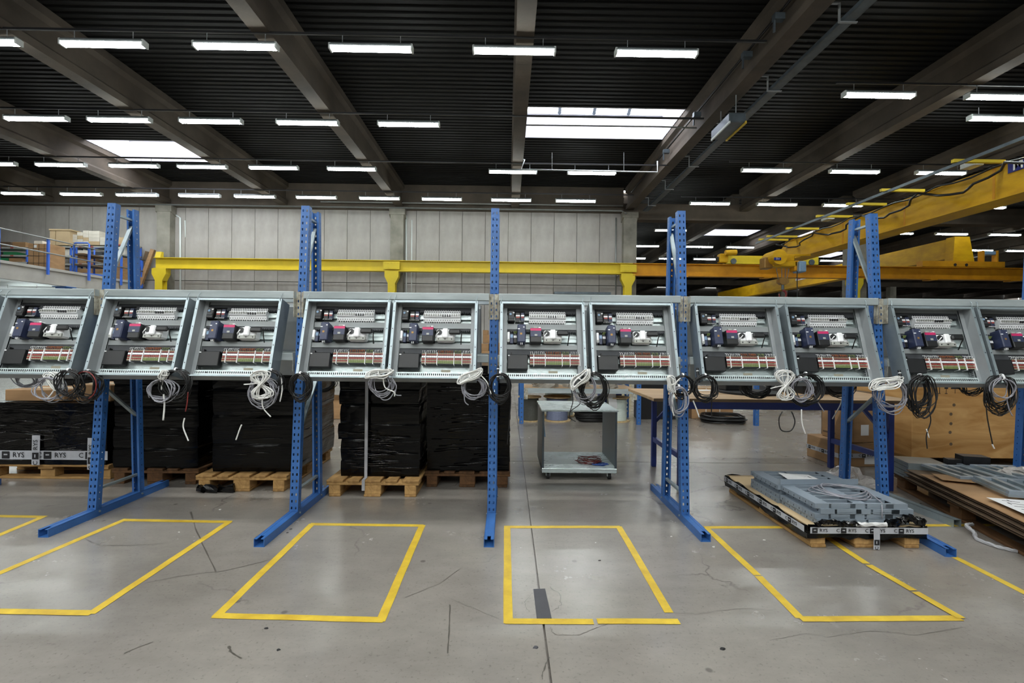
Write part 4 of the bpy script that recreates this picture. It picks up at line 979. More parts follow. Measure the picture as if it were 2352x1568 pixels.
def tape_text(parent, p0, along, up, length, h, n=None, nrm=None, name='printed_tape', off=0.0, mat='tape_white'):
    # printed tape strip with repeated lettering: p0 lower left corner
    p0, a, u = Vector(p0), Vector(along).normalized(), Vector(up).normalized(); nn = a.cross(u).normalized() if nrm is None else Vector(nrm)
    m = MB(); k = max(2, int(length / .08))
    vs = []
    for i in range(k + 1):
        q = p0 + a * (length * i / k) + nn * (.003 + .002 * math.sin(i * 1.7)); vs += [q, q + u * h]
    m.add(vs, [(2 * i, 2 * i + 2, 2 * i + 3, 2 * i + 1) for i in range(k)]); tp = m.build(name, mat, parent)
    R3 = Matrix((a, u, nn)).transposed().to_4x4(); s = h * .78; step = h * 4.6; x = off
    while x < length - h:
        for body, dx, hw in (('C', .25, .35), ('RYS', 2.55, .95)):
            if x + (dx + hw) * h > length or x + (dx - hw) * h < -.01: continue
            o = text(body, s, 'print_black', tp, (0, 0, 0), (0, 0, 0)); o.matrix_local = Matrix.Translation(p0 + a * (x + dx * h) + u * (h * .5) + nn * .0065) @ R3
        if x + 1.6 * h > length or x + .7 * h < 0: x += step; continue
        lg = MB().box(-.42 * h, .42 * h, -.4 * h, .4 * h, 0, .0008).mesh('emblem', 'print_black') if ('lg', h) not in plank_me else plank_me['lg', h]
        plank_me['lg', h] = lg; o = inst('emblem', lg, tp); o.matrix_local = Matrix.Translation(p0 + a * (x + 1.15 * h) + u * (h * .5) + nn * .0062) @ R3
        if ('lgi', h) not in plank_me: plank_me['lgi', h] = MB().box(-.2 * h, .2 * h, -.02 * h, .12 * h, .0009, .0014).mesh('emblem', mat)
        o = inst('emblem', plank_me['lgi', h], tp); o.matrix_local = Matrix.Translation(p0 + a * (x + 1.15 * h) + u * (h * .5) + nn * .0062) @ R3
        x += step
    return tp
def carton(label, loc, w, d, h, rz=0, mat='cardboard', tape=True, group=None, flaps=False, cat='box', name='cardboard_box'):
    t = thing(name, label, cat, loc, rz, group)
    MB().cbox(0, w, 0, d, 0, h, min(.006, w * .05)).build('carton', mat, t)
    if tape:
        MB().box(0, w, d / 2 - .025, d / 2 + .025, h, h + .001).box(-.001, 0, d / 2 - .025, d / 2 + .025, h * .6, h).build('packing_tape', 'sticker', t)
    if flaps:
        MB().add([(0, 0, h), (w, 0, h), (w, -.12, h + .1), (0, -.1, h + .12)], [(0, 1, 2, 3)]).build('flap', mat, t); MB().add([(0, 0, h), (0, d, h), (-.1, d, h + .13), (-.12, 0, h + .1)], [(0, 1, 2, 3)]).build('flap', mat, t)
    return t
# far left load with printed tape, long side to the front
pallet('pallet under the taped black load at the far left', (-3.78, 4.64, 0), PI / 2, 'pallet_wood')
l1 = wrapped('low black film-wrapped load with printed tape at the far left', -5.0, -3.79, 4.62, 5.4, .146, .73, 1, 'black_film_torn', seed=3, wr=40, slope=2.5)
tape_text(l1, (-.02, -.005, .05), (1, 0, 0), (0, 0, 1), 1.25, .085, off=.2)
tape_text(l1, (.6, -.012, .0), (0, 0, 1), (-1, 0, 0), .28, .075); tape_text(l1, (1.12, -.012, -.04), (0, 0, 1), (-1, 0, 0), .3, .075)
pallet('pallet under the tall black load behind the far left load', (-5.3, 5.62, 0), 0, 'pallet_wood_dark')
wrapped('tall black film-wrapped load behind the low one at the far left', -5.3, -4.5, 5.62, 6.8, .146, 1.14, 3, 'black_film_torn', seed=4, wr=30, slope=2)
carton('flat open cardboard box lying on the far left black load', (-4.83, 4.7, .735), .55, .42, .11, .03)
carton('cardboard box beside the flat box on the far left black load', (-4.22, 4.74, .735), .38, .4, .16, -.05)
carton('tall cardboard box standing behind the far left black load', (-4.42, 5.66, 0), .45, .45, 1.13, 0)
# second
pallet('dark pallet right of the leftmost blue frame', (-3.66, 4.52, 0), 0, 'pallet_wood_dark')
wrapped('tall black film-wrapped load right of the leftmost blue frame', -3.66, -2.87, 4.53, 5.7, .146, 1.32, 6, seed=5)
pallet('light pallet left of the second blue frame', (-2.75, 4.31, 0), .02, 'pallet_wood')
wrapped('tall black film-wrapped load left of the second blue frame', -2.68, -1.93, 4.42, 5.5, .146, 1.32, 5, seed=6, rz=.02)
pallet('light pallet under the strapped black load', (-1.555, 4.2, 0), 0, 'pallet_wood')
l4 = wrapped('stepped black film-wrapped load with a grey strap', -1.5, -.765, 4.3, 5.45, .146, 1.07, 6, seed=8, steps=.03, wr=60, low=True, slope=-1)
MB().box(.255, .281, -.108, -.102, -.09, .0).box(.255, .281, -.108, -.03, .0, .004).box(.255, .281, -.034, -.03, .0, .92).build('strap', 'strap_grey', l4)
pallet('dark pallet left of the middle blue frame', (-.76, 4.5, 0), 0, 'pallet_wood_dark')
wrapped('black film-wrapped load behind the middle blue frame', -.745, .035, 4.52, 5.68, .146, 1.13, 1, seed=9, wr=90, slope=1)
tag(MB().tube([(-2.72 + .03 * math.sin(k * 2.1) + k * .042, 4.32 - .03 * abs(math.sin(k * 1.3)), .03) for k in range(9)], .035, 7).jitter(.012).build('film_scrap', 'black_film_torn'), 'crumpled black film lying in front of the light pallet', 'film')
# ------------------------------------------------------------------ low pallet with grey cover frames
PX, PY = 2.03, 3.22
pallet('low pallet carrying the grey cover frames', (PX, PY, 0), 0, 'pallet_wood', .78, 1.2)
lw = thing('wrapped_load', 'flat black film wrap with printed tape around the low pallet', 'wrapped goods', (PX, PY, .07), group='black wrapped pallet loads')
wm = MB(); n = 14
for (a, b) in (((-.012, -.012), (.792, -.012)), ((.792, -.012), (.792, 1.212)), ((.792, 1.212), (-.012, 1.212)), ((-.012, 1.212), (-.012, -.012))):
    vs = []
    for i in range(n + 1):
        x, y = a[0] + (b[0] - a[0]) * i / n, a[1] + (b[1] - a[1]) * i / n
        nx, ny = (b[1] - a[1]), -(b[0] - a[0]); L_ = math.hypot(nx, ny); nx /= L_; ny /= L_
        for j, z in enumerate((-.005, .03, .06, .085)): e = R_.uniform(-.004, .006); vs.append((x + nx * e, y + ny * e, z + (R_.uniform(-.012, .012) if j in (0, 3) else 0)))
    wm.add(vs, [(4 * i + j, 4 * i + 4 + j, 4 * i + 5 + j, 4 * i + 1 + j) for i in range(n) for j in range(3)])
wm.build('film_wrap', 'black_film_torn', lw)
MB().box(-.005, .785, -.005, 1.205, .076, .082).build('cardboard_base', 'cardboard_pale', lw)
tape_text(lw, (0, -.022, .035), (1, 0, 0), (0, 0, 1), .79, .042, off=-.02); tape_text(lw, (-.022, 1.2, .035), (0, -1, 0), (0, 0, 1), 1.2, .042, off=.02)
tape_text(lw, (.46, -.03, -.066), (0, 0, 1), (-1, 0, 0), .14, .042, off=.0)
tag(MB().tube(smooth_path([(PX + .03, PY - .03, .165), (PX + .12, PY - .015, .185), (PX + .2, PY - .02, .17), (PX + .32, PY - .02, .172)]), .016, 7).jitter(.007).build('film_scrap', 'black_film_torn'), 'rolled black film at the front left of the low pallet', 'film')
tag(MB().tube(smooth_path([(PX + .52, PY - .02, .172), (PX + .62, PY, .18), (PX + .68, PY, .21), (PX + .77, PY - .01, .17)]), .024, 7).jitter(.012).build('film_scrap', 'black_film_torn'), 'lump of black film at the front right of the low pallet', 'film')
tag(MB().tube(smooth_path([(PX + .3, PY - .025, .168), (PX + .4, PY - .03, .17), (PX + .51, PY - .025, .168)]), .013, 7).jitter(.004).build('foam_strip', 'paper'), 'white foam strip along the front edge of the low pallet', 'foam')
def cover_frame():
    t = thing('cover_frame', 'x', 'metal frame', (0, 0, 0)); W_, L_, H = .63, .41, .034; th = .0025
    m = MB()
    m.box(0, .095, 0, L_, H - th, H).box(W_ - .095, W_, 0, L_, H - th, H).box(W_ / 2 - .04, W_ / 2 + .04, 0, L_, H - th, H)
    m.build('top_sheet', 'frame_grey', t)
    for k in range(6):
        y = .0 + k * (L_ - .02) / 5
        for (a, b) in ((.095, W_ / 2 - .04), (W_ / 2 + .04, W_ - .095)):
            MB().box(a, b, y, y + .02, H - th, H).box(a, b, y, y + th, .002, H - th).build('cross_slat', 'frame_grey', t)
    for s in (0, 1):
        x = 0 if s == 0 else W_ - th; m = MB(); n = 6
        for k in range(n): m.box(x, x + th, k * L_ / n + .001, (k + 1) * L_ / n - .001, .0, H - th)
        m.build('side_fold', 'frame_grey', t)
        m = MB()
        for k in range(n): m.box((x - .0006) if s == 0 else x + th, x if s == 0 else x + th + .0006, (k + .5) * L_ / n - .003, (k + .5) * L_ / n + .003, .008, .02)
        m.build('slot', 'rubber', t)
    for y in (0, L_ - th):
        m = MB().box(0, .11, y, y + th, 0, H - th).box(.24, .34, y, y + th, 0, H - th).box(.48, W_, y, y + th, 0, H - th).box(.11, .24, y + .012, y + .012 + th, 0, H - th).box(.34, .48, y + .012, y + .012 + th, 0, H - th)
        m.box(.11, .24, y - .0, y + .012, .010, .012).box(.34, .48, y - .0, y + .012, .010, .012); m.build('end_fold', 'frame_grey', t)
    return t
cf0 = cover_frame(); first = True
lv = ['bottom', 'second', 'third', 'top']
for st, (sx, sy) in enumerate(((PX + .06, PY + .015), (PX + .045, PY + .435))):
    for k in range(4):
        o = cf0 if first else copy_tree(cf0); first = False
        o.location = (sx + R_.uniform(-.012, .012) + (.03 if k == 2 else 0), sy + R_.uniform(-.006, .006), .153 + k * .0345); o.rotation_euler = (0, 0, R_.uniform(-.008, .008))
        tag(o, 'grey metal cover frame, %s of the %s stack on the low pallet' % (lv[k], 'front' if st == 0 else 'rear'), None, 'grey cover frames')
tag(MB().prism([(0, 0), (.62, 0), (.62, .04), (.0, .04)], 0, 0, .003).xf(Matrix.Translation((PX + .06, PY + .44, .2925)) @ rzm(-.5 * PI + .05) @ Matrix.Rotation(0, 4, 'X')).build('metal_strip', 'frame_grey'), 'upright grey metal strip standing on the front cover frames', 'metal strip')
pp = thing('paper_note', 'handwritten white paper on the rear stack of cover frames', 'paper', (PX + .2, PY + .56, .2935), .05)
MB().add([(0, 0, 0), (.26, 0, 0), (.26, .15, 0), (.13, .16, .004), (0, .15, .02)], [(0, 1, 2, 3, 4)]).build('sheet', 'paper', pp)
text('SN1261', .062, 'print_black', pp, (.13, .065, .002), (0, 0, 0), bold=.001)
pts = []
for k in range(4):
    for j in range(20): t = j / 20 * 2 * PI; pts.append((PX + .38 + (.2 - .02 * k) * math.cos(t) + .01 * k, PY + .25 + (.17 - .015 * k) * math.sin(t), .3 + .006 * k + .012 * math.sin(2 * t + k)))
pts += [(PX + .56, PY + .15, .3), (PX + .52, PY + .03, .296), (PX + .5, PY - .0, .26), (PX + .5, PY - .0, .2)]
tag(MB().tube(pts, .004, 6).build('cable_loop', 'grey_cable', smooth=True), 'thin grey cable coiled on the front cover frames', 'cable')
# crumpled clear film bag between the frames and the right pallet
def lump(name, mat, label, cat, loc, r, h, seed, n=14, rings=6, amp=.25):
    rr = random.Random(seed); m = MB(); vs = []
    for i in range(rings + 1):
        ph = PI / 2 * i / rings
        for k in range(n):
            a = 2 * PI * k / n; q = 1 + rr.uniform(-amp, amp); vs.append((r[0] * q * math.cos(a) * math.cos(ph), r[1] * q * math.sin(a) * math.cos(ph), h * math.sin(ph) * (1 + rr.uniform(-amp, amp) * (i > 0))))
    fs = [(i * n + k, i * n + (k + 1) % n, (i + 1) * n + (k + 1) % n, (i + 1) * n + k) for i in range(rings) for k in range(n)]
    m.add(vs, fs); return tag(m.build(name, mat, loc=loc), label, cat)
lump('plastic_bag', 'clear_film', 'crumpled translucent plastic film between the low pallet and the right pallet', 'plastic film', (3.28, 4.62, 0), (.22, .24), .17, 11)
# galvanised profile on the floor
p0, p1 = Vector((3.40, 3.60, 0)), Vector((3.36, 4.35, 0))
tag(MB().box(-.03, -.027, 0, .76, 0, .058).box(.027, .03, 0, .76, 0, .058).box(-.03, .03, 0, .76, .055, .058).build('steel_profile', 'galvanised', loc=p0, rz=.04), 'galvanised steel channel lying on the floor beside the right pallet', 'steel profile')
# ------------------------------------------------------------------ right pallet: cardboard sheets and thin frames
RZ2 = math.radians(-14.5); RO = Vector((3.74, 4.62, 0))
rp_ = pallet('pallet under the cardboard sheets at the right edge', RO + rzm(RZ2) @ Vector((0, -1.75, 0)), RZ2, 'pallet_wood_dark', .7, 1.75)
BO = RO + rzm(RZ2) @ Vector((0, -1.75, 0))
for k in range(6):
    m = MB(); n = 12; vs = []; z = .148 + k * .022; ov = .02 + .02 * (k % 2); yb = -.02 - .03 * k; yl = 1.45 if k < 5 else 1.2
    for i in range(n + 1):
        y = yb + (yl - yb) * i / n
        for x in (-ov - .02, .69):
            zz = z - (.05 * ((.35 - y) ** 2) * (k > 1) * (1 if y < .35 else 0)) * (1 if x < 0 else .5) + R_.uniform(-.001, .001); vs += [(x, y, zz), (x, y, zz + .006)]
    m.add(vs, [f for i in range(n) for f in ((4 * i, 4 * i + 2, 4 * i + 6, 4 * i + 4), (4 * i + 1, 4 * i + 5, 4 * i + 7, 4 * i + 3), (4 * i, 4 * i + 4, 4 * i + 5, 4 * i + 1), (4 * i + 2, 4 * i + 3, 4 * i + 7, 4 * i + 6))] + [(0, 1, 3, 2), (4 * n, 4 * n + 2, 4 * n + 3, 4 * n + 1)])
    o = m.build('cardboard_sheet', 'cardboard' if k == 5 else 'cardboard_dark', loc=BO, rz=RZ2)  # lower sheets take the darker brown, shade put into their colour
    tag(o, 'large cardboard sheet, %s from the bottom on the right pallet' % ORD[k], 'cardboard sheet', 'cardboard sheets on the right pallet')
tr_me = MB().box(0, .32, 0, .002, 0, .02).box(0, .32, .3, .302, 0, .02).box(0, .32, 0, .3, .018, .02).box(0, .002, 0, .3, 0, .02).mesh('steel_tray', 'galvanised')
for k in range(7):
    o = inst('steel_tray', tr_me, None, BO + rzm(RZ2) @ Vector((-.02 + R_.uniform(-.003, .003), 1.46, .148 + k * .0215)), (0, 0, RZ2)); tag(o, 'flat galvanised tray, %s from bottom, rear of the right pallet' % ORD[k], 'steel tray', 'stacked galvanised trays')
def thin_frame(w, l):
    t = thing('slotted_frame', 'x', 'metal frame', (0, 0, 0))
    MB().box(0, w, 0, .04, 0, .02).box(0, w, l - .04, l, 0, .02).build('end_rail', 'frame_grey', t)
    n = 5
    for k in range(n): x = k * (w - .035) / (n - 1); MB().box(x, x + .035, .04, l - .04, 0, .02).build('slat', 'galvanised', t)
    return t
tf0 = thin_frame(.42, .42); first = True
for i, (x, y, z, r, lb) in enumerate(((.12, 1.0, .288, .15, 'rear left'), (.42, 1.12, .289, .1, 'rear right'), (.16, .55, .288, -.05, 'middle left, lower'), (.17, .56, .309, -.06, 'middle left, upper'), (.62, .6, .288, .02, 'middle right'), (.5, 1.0, .310, .2, 'rear right, on top of another'), (.62, .1, .288, -.2, 'front right'))):
    o = tf0 if first else copy_tree(tf0); first = False
    o.location = BO + rzm(RZ2) @ Vector((x, y, z)); o.rotation_euler = (0, 0, RZ2 + r); tag(o, 'thin grey slotted metal frame on the right pallet, %s' % lb, None, 'thin slotted frames')
o = MB().box(0, .3, 0, .2, 0, .003).build('cardboard_strip', 'cardboard', loc=BO + rzm(RZ2) @ Vector((-.03, .95, .284)), rz=RZ2 - .15); tag(o, 'loose cardboard flap on the rear of the right pallet', 'cardboard')
pn = thing('paper_note', 'handwritten white paper on the front of the right pallet', 'paper', BO + rzm(RZ2) @ Vector((.0, .12, .2855)), RZ2 + .5 * PI)
MB().box(0, .38, -.22, 0, 0, .001).build('sheet', 'paper', pn)
m = MB()
for k, (xa, ya, xb, yb) in enumerate(((.06, -.06, .09, -.05), (.11, -.15, .14, -.05), (.11, -.1, .15, -.12), (.19, -.16, .2, -.05), (.24, -.15, .28, -.06), (.24, -.06, .28, -.06), (.31, -.15, .33, -.06), (.31, -.1, .35, -.1))): m.bar((xa, ya, .0015), (xb, yb, .0015), .006, .001)
m.build('handwriting', 'print_black', pn)
tag(MB().box(0, .2, 0, .12, 0, .09).box(-.1, 0, .02, .1, 0, .05).build('black_block', 'black_plastic', loc=BO + rzm(RZ2) @ Vector((.42, 1.5, .29)), rz=RZ2), 'black plastic block at the rear of the right pallet', 'plastic block')
lump('plastic_bag', 'clear_film', 'crumpled clear plastic on the thin frames of the right pallet', 'plastic film', BO + rzm(RZ2) @ Vector((.68, 1.25, .31)), (.16, .1), .05, 15)
q = [BO + rzm(RZ2) @ Vector((-.04 + x, y, z)) for x, y, z in ((.03, .62, .05), (-.05, .55, .06), (-.03, .5, .03), (-.06, .42, .012), (-.02, .3, .012), (.06, .24, .012))]
tag(MB().tube(smooth_path(q), .012, 6).jitter(.003).build('plastic_strip', 'strap_grey'), 'twisted pale plastic strip hanging from the right pallet', 'strap')
# ------------------------------------------------------------------ trolley
ct = thing('steel_trolley', 'low grey steel trolley with open front standing under the rack', 'trolley', (.355, 4.76, 0))
W_, L_, zt_ = .74, .72, .69; m_ = 'galv_plate'
MB().cbox(-.01, W_ + .01, -.01, L_, zt_ - .015, zt_ + .003, .003).build('top_plate', m_, ct)
for nm, x in (('side_panel', 0), ('side_panel', W_ - .003)): MB().box(x, x + .003, .0 if x else .0, L_, .09, zt_ - .015).build(nm, 'dark_steel', ct)
MB().cbox(0, W_, -.005, L_, .07, .115, .004).build('bottom_shelf', m_, ct)
MB().box(W_ - .02, W_ - .003, 0, .02, .115, zt_ - .015).build('edge_fold', 'dark_steel', ct); MB().box(.003, .02, 0, .02, .115, zt_ - .015).build('edge_fold', 'dark_steel', ct)
for x in (.05, W_ - .08):
    for y in (.05, L_ - .08):
        c = MB().cyl((x, y, .033), (x + .03, y, .033), .033, 14).build('caster_wheel', 'rubber', ct); MB().box(x - .006, x + .036, y - .015, y + .015, .03, .07).build('caster_fork', m_, c)
m = MB()
for (x, y) in ((.05, .1), (.05, .3), (.09, .1)): m.cyl((x, y, .1145), (x, y, .1165), .008, 8)
m.build('screw', 'rubber', ct)
MB().add([(.012, .004, .62), (.012, .03, .6), (.035, .01, .42), (.012, .004, .43)], [(0, 1, 2, 3)]).build('protective_strip', 'sky_plastic', ct)
def wire_heap(name, label, c, rx, ry, n, mat, seed, wr=.004, h=.02, cat='cable'):
    r = random.Random(seed); pts = []
    for k in range(n):
        a, b = rx * r.uniform(.55, 1.05), ry * r.uniform(.55, 1.05); dx, dy = r.uniform(-.2, .2) * rx, r.uniform(-.2, .2) * ry
        for j in range(18): t = 2 * PI * j / 18; pts.append(Vector((c[0] + dx + a * math.cos(t), c[1] + dy + b * math.sin(t), c[2] + wr + h * k / n + .3 * h * math.sin(2 * t + k))))
    sm = [(pts[max(0, i - 1)] + pts[i] * 2 + pts[min(len(pts) - 1, i + 1)]) / 4 for i in range(len(pts))]
    return tag(MB().tube(sm, wr, 5).build(name, mat, smooth=True), label, cat)
wire_heap('wire_bundle', 'loose bundle of dark red wires on the trolley bottom shelf', (.86, 5.0, .118), .14, .12, 9, 'red_wire', 3, .003, .04)
wire_heap('wire_bundle', 'small bundle of blue wires on the trolley bottom shelf', (.95, 4.9, .118), .09, .06, 5, 'blue_wire', 4, .003, .012)
# ------------------------------------------------------------------ workbench
wbn = thing('workbench', 'long workbench with pale wooden top and navy steel legs', 'workbench', (0, 0, 0))
bx0, bx1, by0, by1, bz = 1.36, 3.85, 4.45, 5.40, .85
MB().cbox(bx0, bx1, by0, by1, bz - .03, bz, .003).build('table_top', 'bench_top', wbn)
MB().box(bx0 - .001, bx1, by0 - .003, by0, bz - .03, bz - .002).build('edge_band', 'cardboard_dark', wbn)
for x in (1.63, 3.60):
    for y in (4.5, 5.32): MB().cbox(x - .025, x + .025, y - .025, y + .025, 0, bz - .03, .004).build('leg', 'navy_paint', wbn)
    MB().box(x - .02, x + .02, 4.525, 5.295, .28, .33).build('cross_bar', 'navy_paint', wbn); MB().box(x - .02, x + .02, 4.525, 5.295, bz - .09, bz - .03).build('cross_bar', 'navy_paint', wbn)
for y in (4.5, 5.32): MB().box(1.655, 3.575, y - .02, y + .02, bz - .1, bz - .03).build('apron', 'navy_paint', wbn)
MB().bar((1.65, 5.32, .5), (1.9, 5.32, .78), .03, .03).build('brace', 'navy_paint', wbn); MB().bar((3.58, 4.5, .5), (3.33, 4.5, .78), .03, .03).build('brace', 'navy_paint', wbn)
tag(MB().cyl((2.52, 5.0, bz), (2.52, 5.0, bz + .02), .3, 28).build('rubber_mat', 'rubber'), 'round black mat lying on the workbench', 'mat')
carton('dark low case on the workbench behind the left hanging coil', (2.3, 5.05, bz + .021), .3, .2, .12, .1, 'black_plastic', False, cat='case', name='tool_case')
carton('dark long case on the workbench near its right end', (3.05, 4.95, bz), .45, .25, .12, -.05, 'black_plastic', False, cat='case', name='tool_case')
carton('dark case on the workbench, middle', (2.82, 5.1, bz), .2, .18, .1, .3, 'duct_grey', False, cat='case', name='tool_case')
tag(MB().box(0, .3, 0, .2, 0, .001).box(.32, .5, .05, .16, 0, .001).build('paper_sheets', 'paper', loc=(1.75, 5.05, bz + .001), rz=.2), 'white papers on the left of the workbench', 'paper')
# ------------------------------------------------------------------ storage rack behind the trolley
SY = 8.0
rk = thing('storage_rack', 'blue and grey storage rack with cable reels under it', 'shelving', (0, 0, 0))
pw_ = MB(); pw_.perf((-.035, 0, 0), (1, 0, 0), (0, 0, 1), .07, 2.13, [(.028, .042)], .075, .022); pw_.box(-.035, -.033, 0, .06, 0, 2.13).box(.033, .035, 0, .06, 0, 2.13)
post_me = pw_.mesh('post', 'blue_paint')
for x in (.25, 2.20):
    inst('post', post_me, rk, (x, SY, 0)); inst('post', post_me, rk, (x, SY + .8, 0))
for z in (.57, 1.1, 1.5, 1.9):
    MB().box(.285, 2.165, SY, SY + .04, z - .06, z + .02).build('beam', 'rack_grey', rk); MB().box(.285, 2.165, SY + .8, SY + .84, z - .06, z + .02).build('beam', 'rack_grey', rk)
    MB().box(.285, 2.165, SY + .04, SY + .8, z, z + .015).build('shelf_board', 'bench_top', rk)
    for x in (.285, 2.1): MB().box(x, x + .065, SY - .004, SY, z - .16, z + .02).build('end_connector', 'connector_white', rk)
inst('post', post_me, tag(thing('storage_rack', 'single blue perforated post of the rack beyond the workbench', 'shelving', (4.17, SY, 0))))
lump('plastic_bag', 'insulation', 'bag of grey wire on the rack shelf, left', 'bag', (.66, SY + .3, .586), (.22, .18), .2, 5)
lump('plastic_bag', 'insulation', 'bag of grey insulation on the rack shelf, middle', 'bag', (1.22, SY + .35, .586), (.24, .18), .17, 6)
lump('plastic_bag', 'insulation', 'flat grey cable heap on the rack shelf, right', 'bag', (1.76, SY + .25, .586), (.17, .14), .1, 7)
for i, (x, w, hh, z, mt) in enumerate(((.4, .3, .2, 1.116, 'carton_white'), (.95, .35, .25, 1.116, 'cardboard'), (1.22, .22, .3, 1.116, 'magenta'), (1.5, .4, .22, 1.116, 'spool_blue'), (1.1, .3, .25, 1.516, 'spool_blue'), (1.42, .3, .2, 1.516, 'red_wire'), (.5, .4, .22, 1.516, 'cardboard'), (1.8, .3, .25, 1.516, 'carton_white'))):
    carton('box on the storage rack, %s' % ('%s on the %s shelf' % (ORD[i if i < 4 else i - 4], 'upper' if z > 1.3 else 'lower')), (x, SY + .1, z), w, .4, hh, 0, mt, False, group='boxes on the storage rack')
def reel(label, x, y, r, h, mat, wood_='spool_wood', z=0):
    t = thing('cable_reel', label, 'cable reel', (x, y, z), group='cable reels under the rack')
    MB().cyl((0, 0, 0), (0, 0, .018), r, 26).build('flange', wood_, t); MB().cyl((0, 0, h - .018), (0, 0, h), r, 26).build('flange', wood_, t)
    pts = []; n = int((h - .04) / .012); rr = r * .78
    prof = []
    for k in range(n): prof += [(.02 + k * .012, rr - .003), (.026 + k * .012, rr)]
    MB().tube([(0, 0, z_) for z_, _ in prof], rr, 24, radii=[q for _, q in prof]).build('wound_cable', mat, t)
    return t
reel('cable reel with dark olive cable, leftmost under the rack', .40, 8.35, .2, .42, 'spool_olive')
reel('large cable reel with blue grey cable behind the trolley', .88, 8.4, .24, .42, 'spool_blue')
reel('wide wooden reel standing behind the blue grey one', .98, 9.03, .34, .48, 'spool_pale')
reel('cable reel with pale cable right of the trolley', 2.0 - .08, 8.4, .22, .42, 'spool_pale')
def flat_coil(label, x, y, r, tr, n, mat, seed):
    r_ = random.Random(seed); pts = []
    for k in range(n):
        a = r * r_.uniform(.8, 1.05); z = .02 + tr * r_.random()
        for j in range(22): t = 2 * PI * j / 22; pts.append(Vector((x + a * math.cos(t), y + a * math.sin(t) * .9, z + .006 * math.sin(3 * t))))
    sm = [(pts[max(0, i - 1)] + pts[i] * 2 + pts[min(len(pts) - 1, i + 1)]) / 4 for i in range(len(pts))]
    return tag(MB().tube(sm, .012, 5).build('hose_coil', mat, smooth=True), label, 'cable')
flat_coil('thick black hose coil on the floor behind the trolley', 1.46, 8.35, .27, .13, 14, 'black_cable', 2)
flat_coil('loose black cable heap on the floor behind the workbench', 3.75, 8.35, .38, .12, 14, 'black_cable', 3)
carton('brown carton with strapping on the floor behind the workbench', (3.35, 8.7, 0), .75, .5, .55, 0, 'cardboard')
for x in (3.6, 3.85): tag(MB().box(x, x + .012, 8.695, 8.699, 0, .55).build('strapping', 'paper'), 'white strapping band on the brown carton behind the workbench, %s' % ('left' if x < 3.7 else 'right'), 'strap')
carton('black panel box standing behind the workbench', (2.35, 8.6, 0), .9, .3, .62, 0, 'black_plastic', False, cat='case', name='equipment_case')
carton('navy case behind the storage rack post', (1.75, 9.0, 0), .4, .3, .62, 0, 'navy_paint', False, cat='case', name='equipment_case')
tag(MB().add([(2.0, 8.2, .03), (2.12, 8.2, .05), (2.05, 8.15, .5), (1.9, 8.15, .48)], [(0, 1, 2, 3)]).add([(2.0, 8.21, .03), (2.12, 8.21, .05), (2.05, 8.16, .5), (1.9, 8.16, .48)], [(3, 2, 1, 0)]).build('plastic_sheet', 'paper', loc=(-.2, .05, .05)), 'white plastic sheet hanging under the rack shelf', 'sheet')
# distant pallets on the floor to the right
for i, (x, y, r) in enumerate(((6.1, 9.9, .3), (6.9, 9.6, -.1))):
    pallet('empty pallet on the floor far behind the workbench, %s' % ('left' if i == 0 else 'right'), (x, y, 0), r, 'pallet_wood' if i else 'pallet_wood_dark')
# cartons beyond the workbench
A = G(1926, 1072); B_pt = G(1853, 1046); dv = (A - B_pt); ang = math.atan2(dv.y, dv.x); wl = dv.length
lc = carton('brown carton with printed tape on the floor behind the workbench leg', B_pt, wl, .62, .27, ang)
tape_text(lc, (.0, -.001, .10), (1, 0, 0), (0, 0, 1), wl, .05, off=.0); tape_text(lc, (wl + .001, 0, .10), (0, 1, 0), (0, 0, 1), .6, .05)
MB().cyl((wl * .8, -.002, .06), (wl * .8, -.001, .06), .04, 14).build('printed_mark', 'cardboard_dark', lc); MB().box(wl + .001, wl + .002, .3, .45, .03, .1).build('shipping_label', 'paper', lc)
uo = B_pt + rzm(ang) @ Vector((.12, .1, .272))
uc = carton('brown carton standing on the taped carton', uo, .44, .4, .40, ang + .1)
text('Electronics', .045, 'cardboard_dark', uc, (.13, -.003, .06), (PI / 2, 0, 0)) if 0 else MB().box(.02, .2, -.002, -.001, .05, .07).build('printed_mark', 'cardboard_dark', uc)
MB().box(.441, .442, .1, .2, .08, .2).build('shipping_label', 'paper', uc)
carton('tall dark brown carton between the stacked cartons and the plywood crate', (4.16, 5.9, 0), .38, .45, .78, 0, 'cardboard_dark', False)
tag(MB().box(4.2, 4.28, 5.895, 5.898, .4, .56).build('shipping_label', 'paper'), 'white label on the tall dark carton', 'label')
cr = thing('plywood_crate', 'large plywood crate with black handling marks behind the right pallet', 'crate', (4.57, 5.4, 0))
MB().cbox(0, 1.5, 0, 1.0, .1, 1.16, .004).build('plywood_box', 'plywood', cr); MB().box(0, 1.5, 0, 1.0, 1.16, 1.18).build('lid', 'plywood', cr)
for x in (0, .7, 1.4): MB().box(x, x + .1, 0, 1.0, 0, .1).build('runner', 'pallet_wood', cr)
q = at(2165, 893, 5.39) - Vector((4.57, 5.4, 0))
MB().box(q.x - .07, q.x - .063, -.002, -.0005, q.z - .05, q.z + .05).box(q.x - .03, q.x - .023, -.002, -.0005, q.z - .05, q.z + .05).box(q.x - .08, q.x - .015, -.002, -.0005, q.z - .055, q.z - .048).build('arrow_mark', 'print_black', cr)
MB().box(q.x + .03, q.x + .07, -.002, -.0005, q.z, q.z + .04).box(q.x + .048, q.x + .052, -.002, -.0005, q.z - .05, q.z).box(q.x + .035, q.x + .065, -.002, -.0005, q.z - .055, q.z - .048).build('glass_mark', 'print_black', cr)
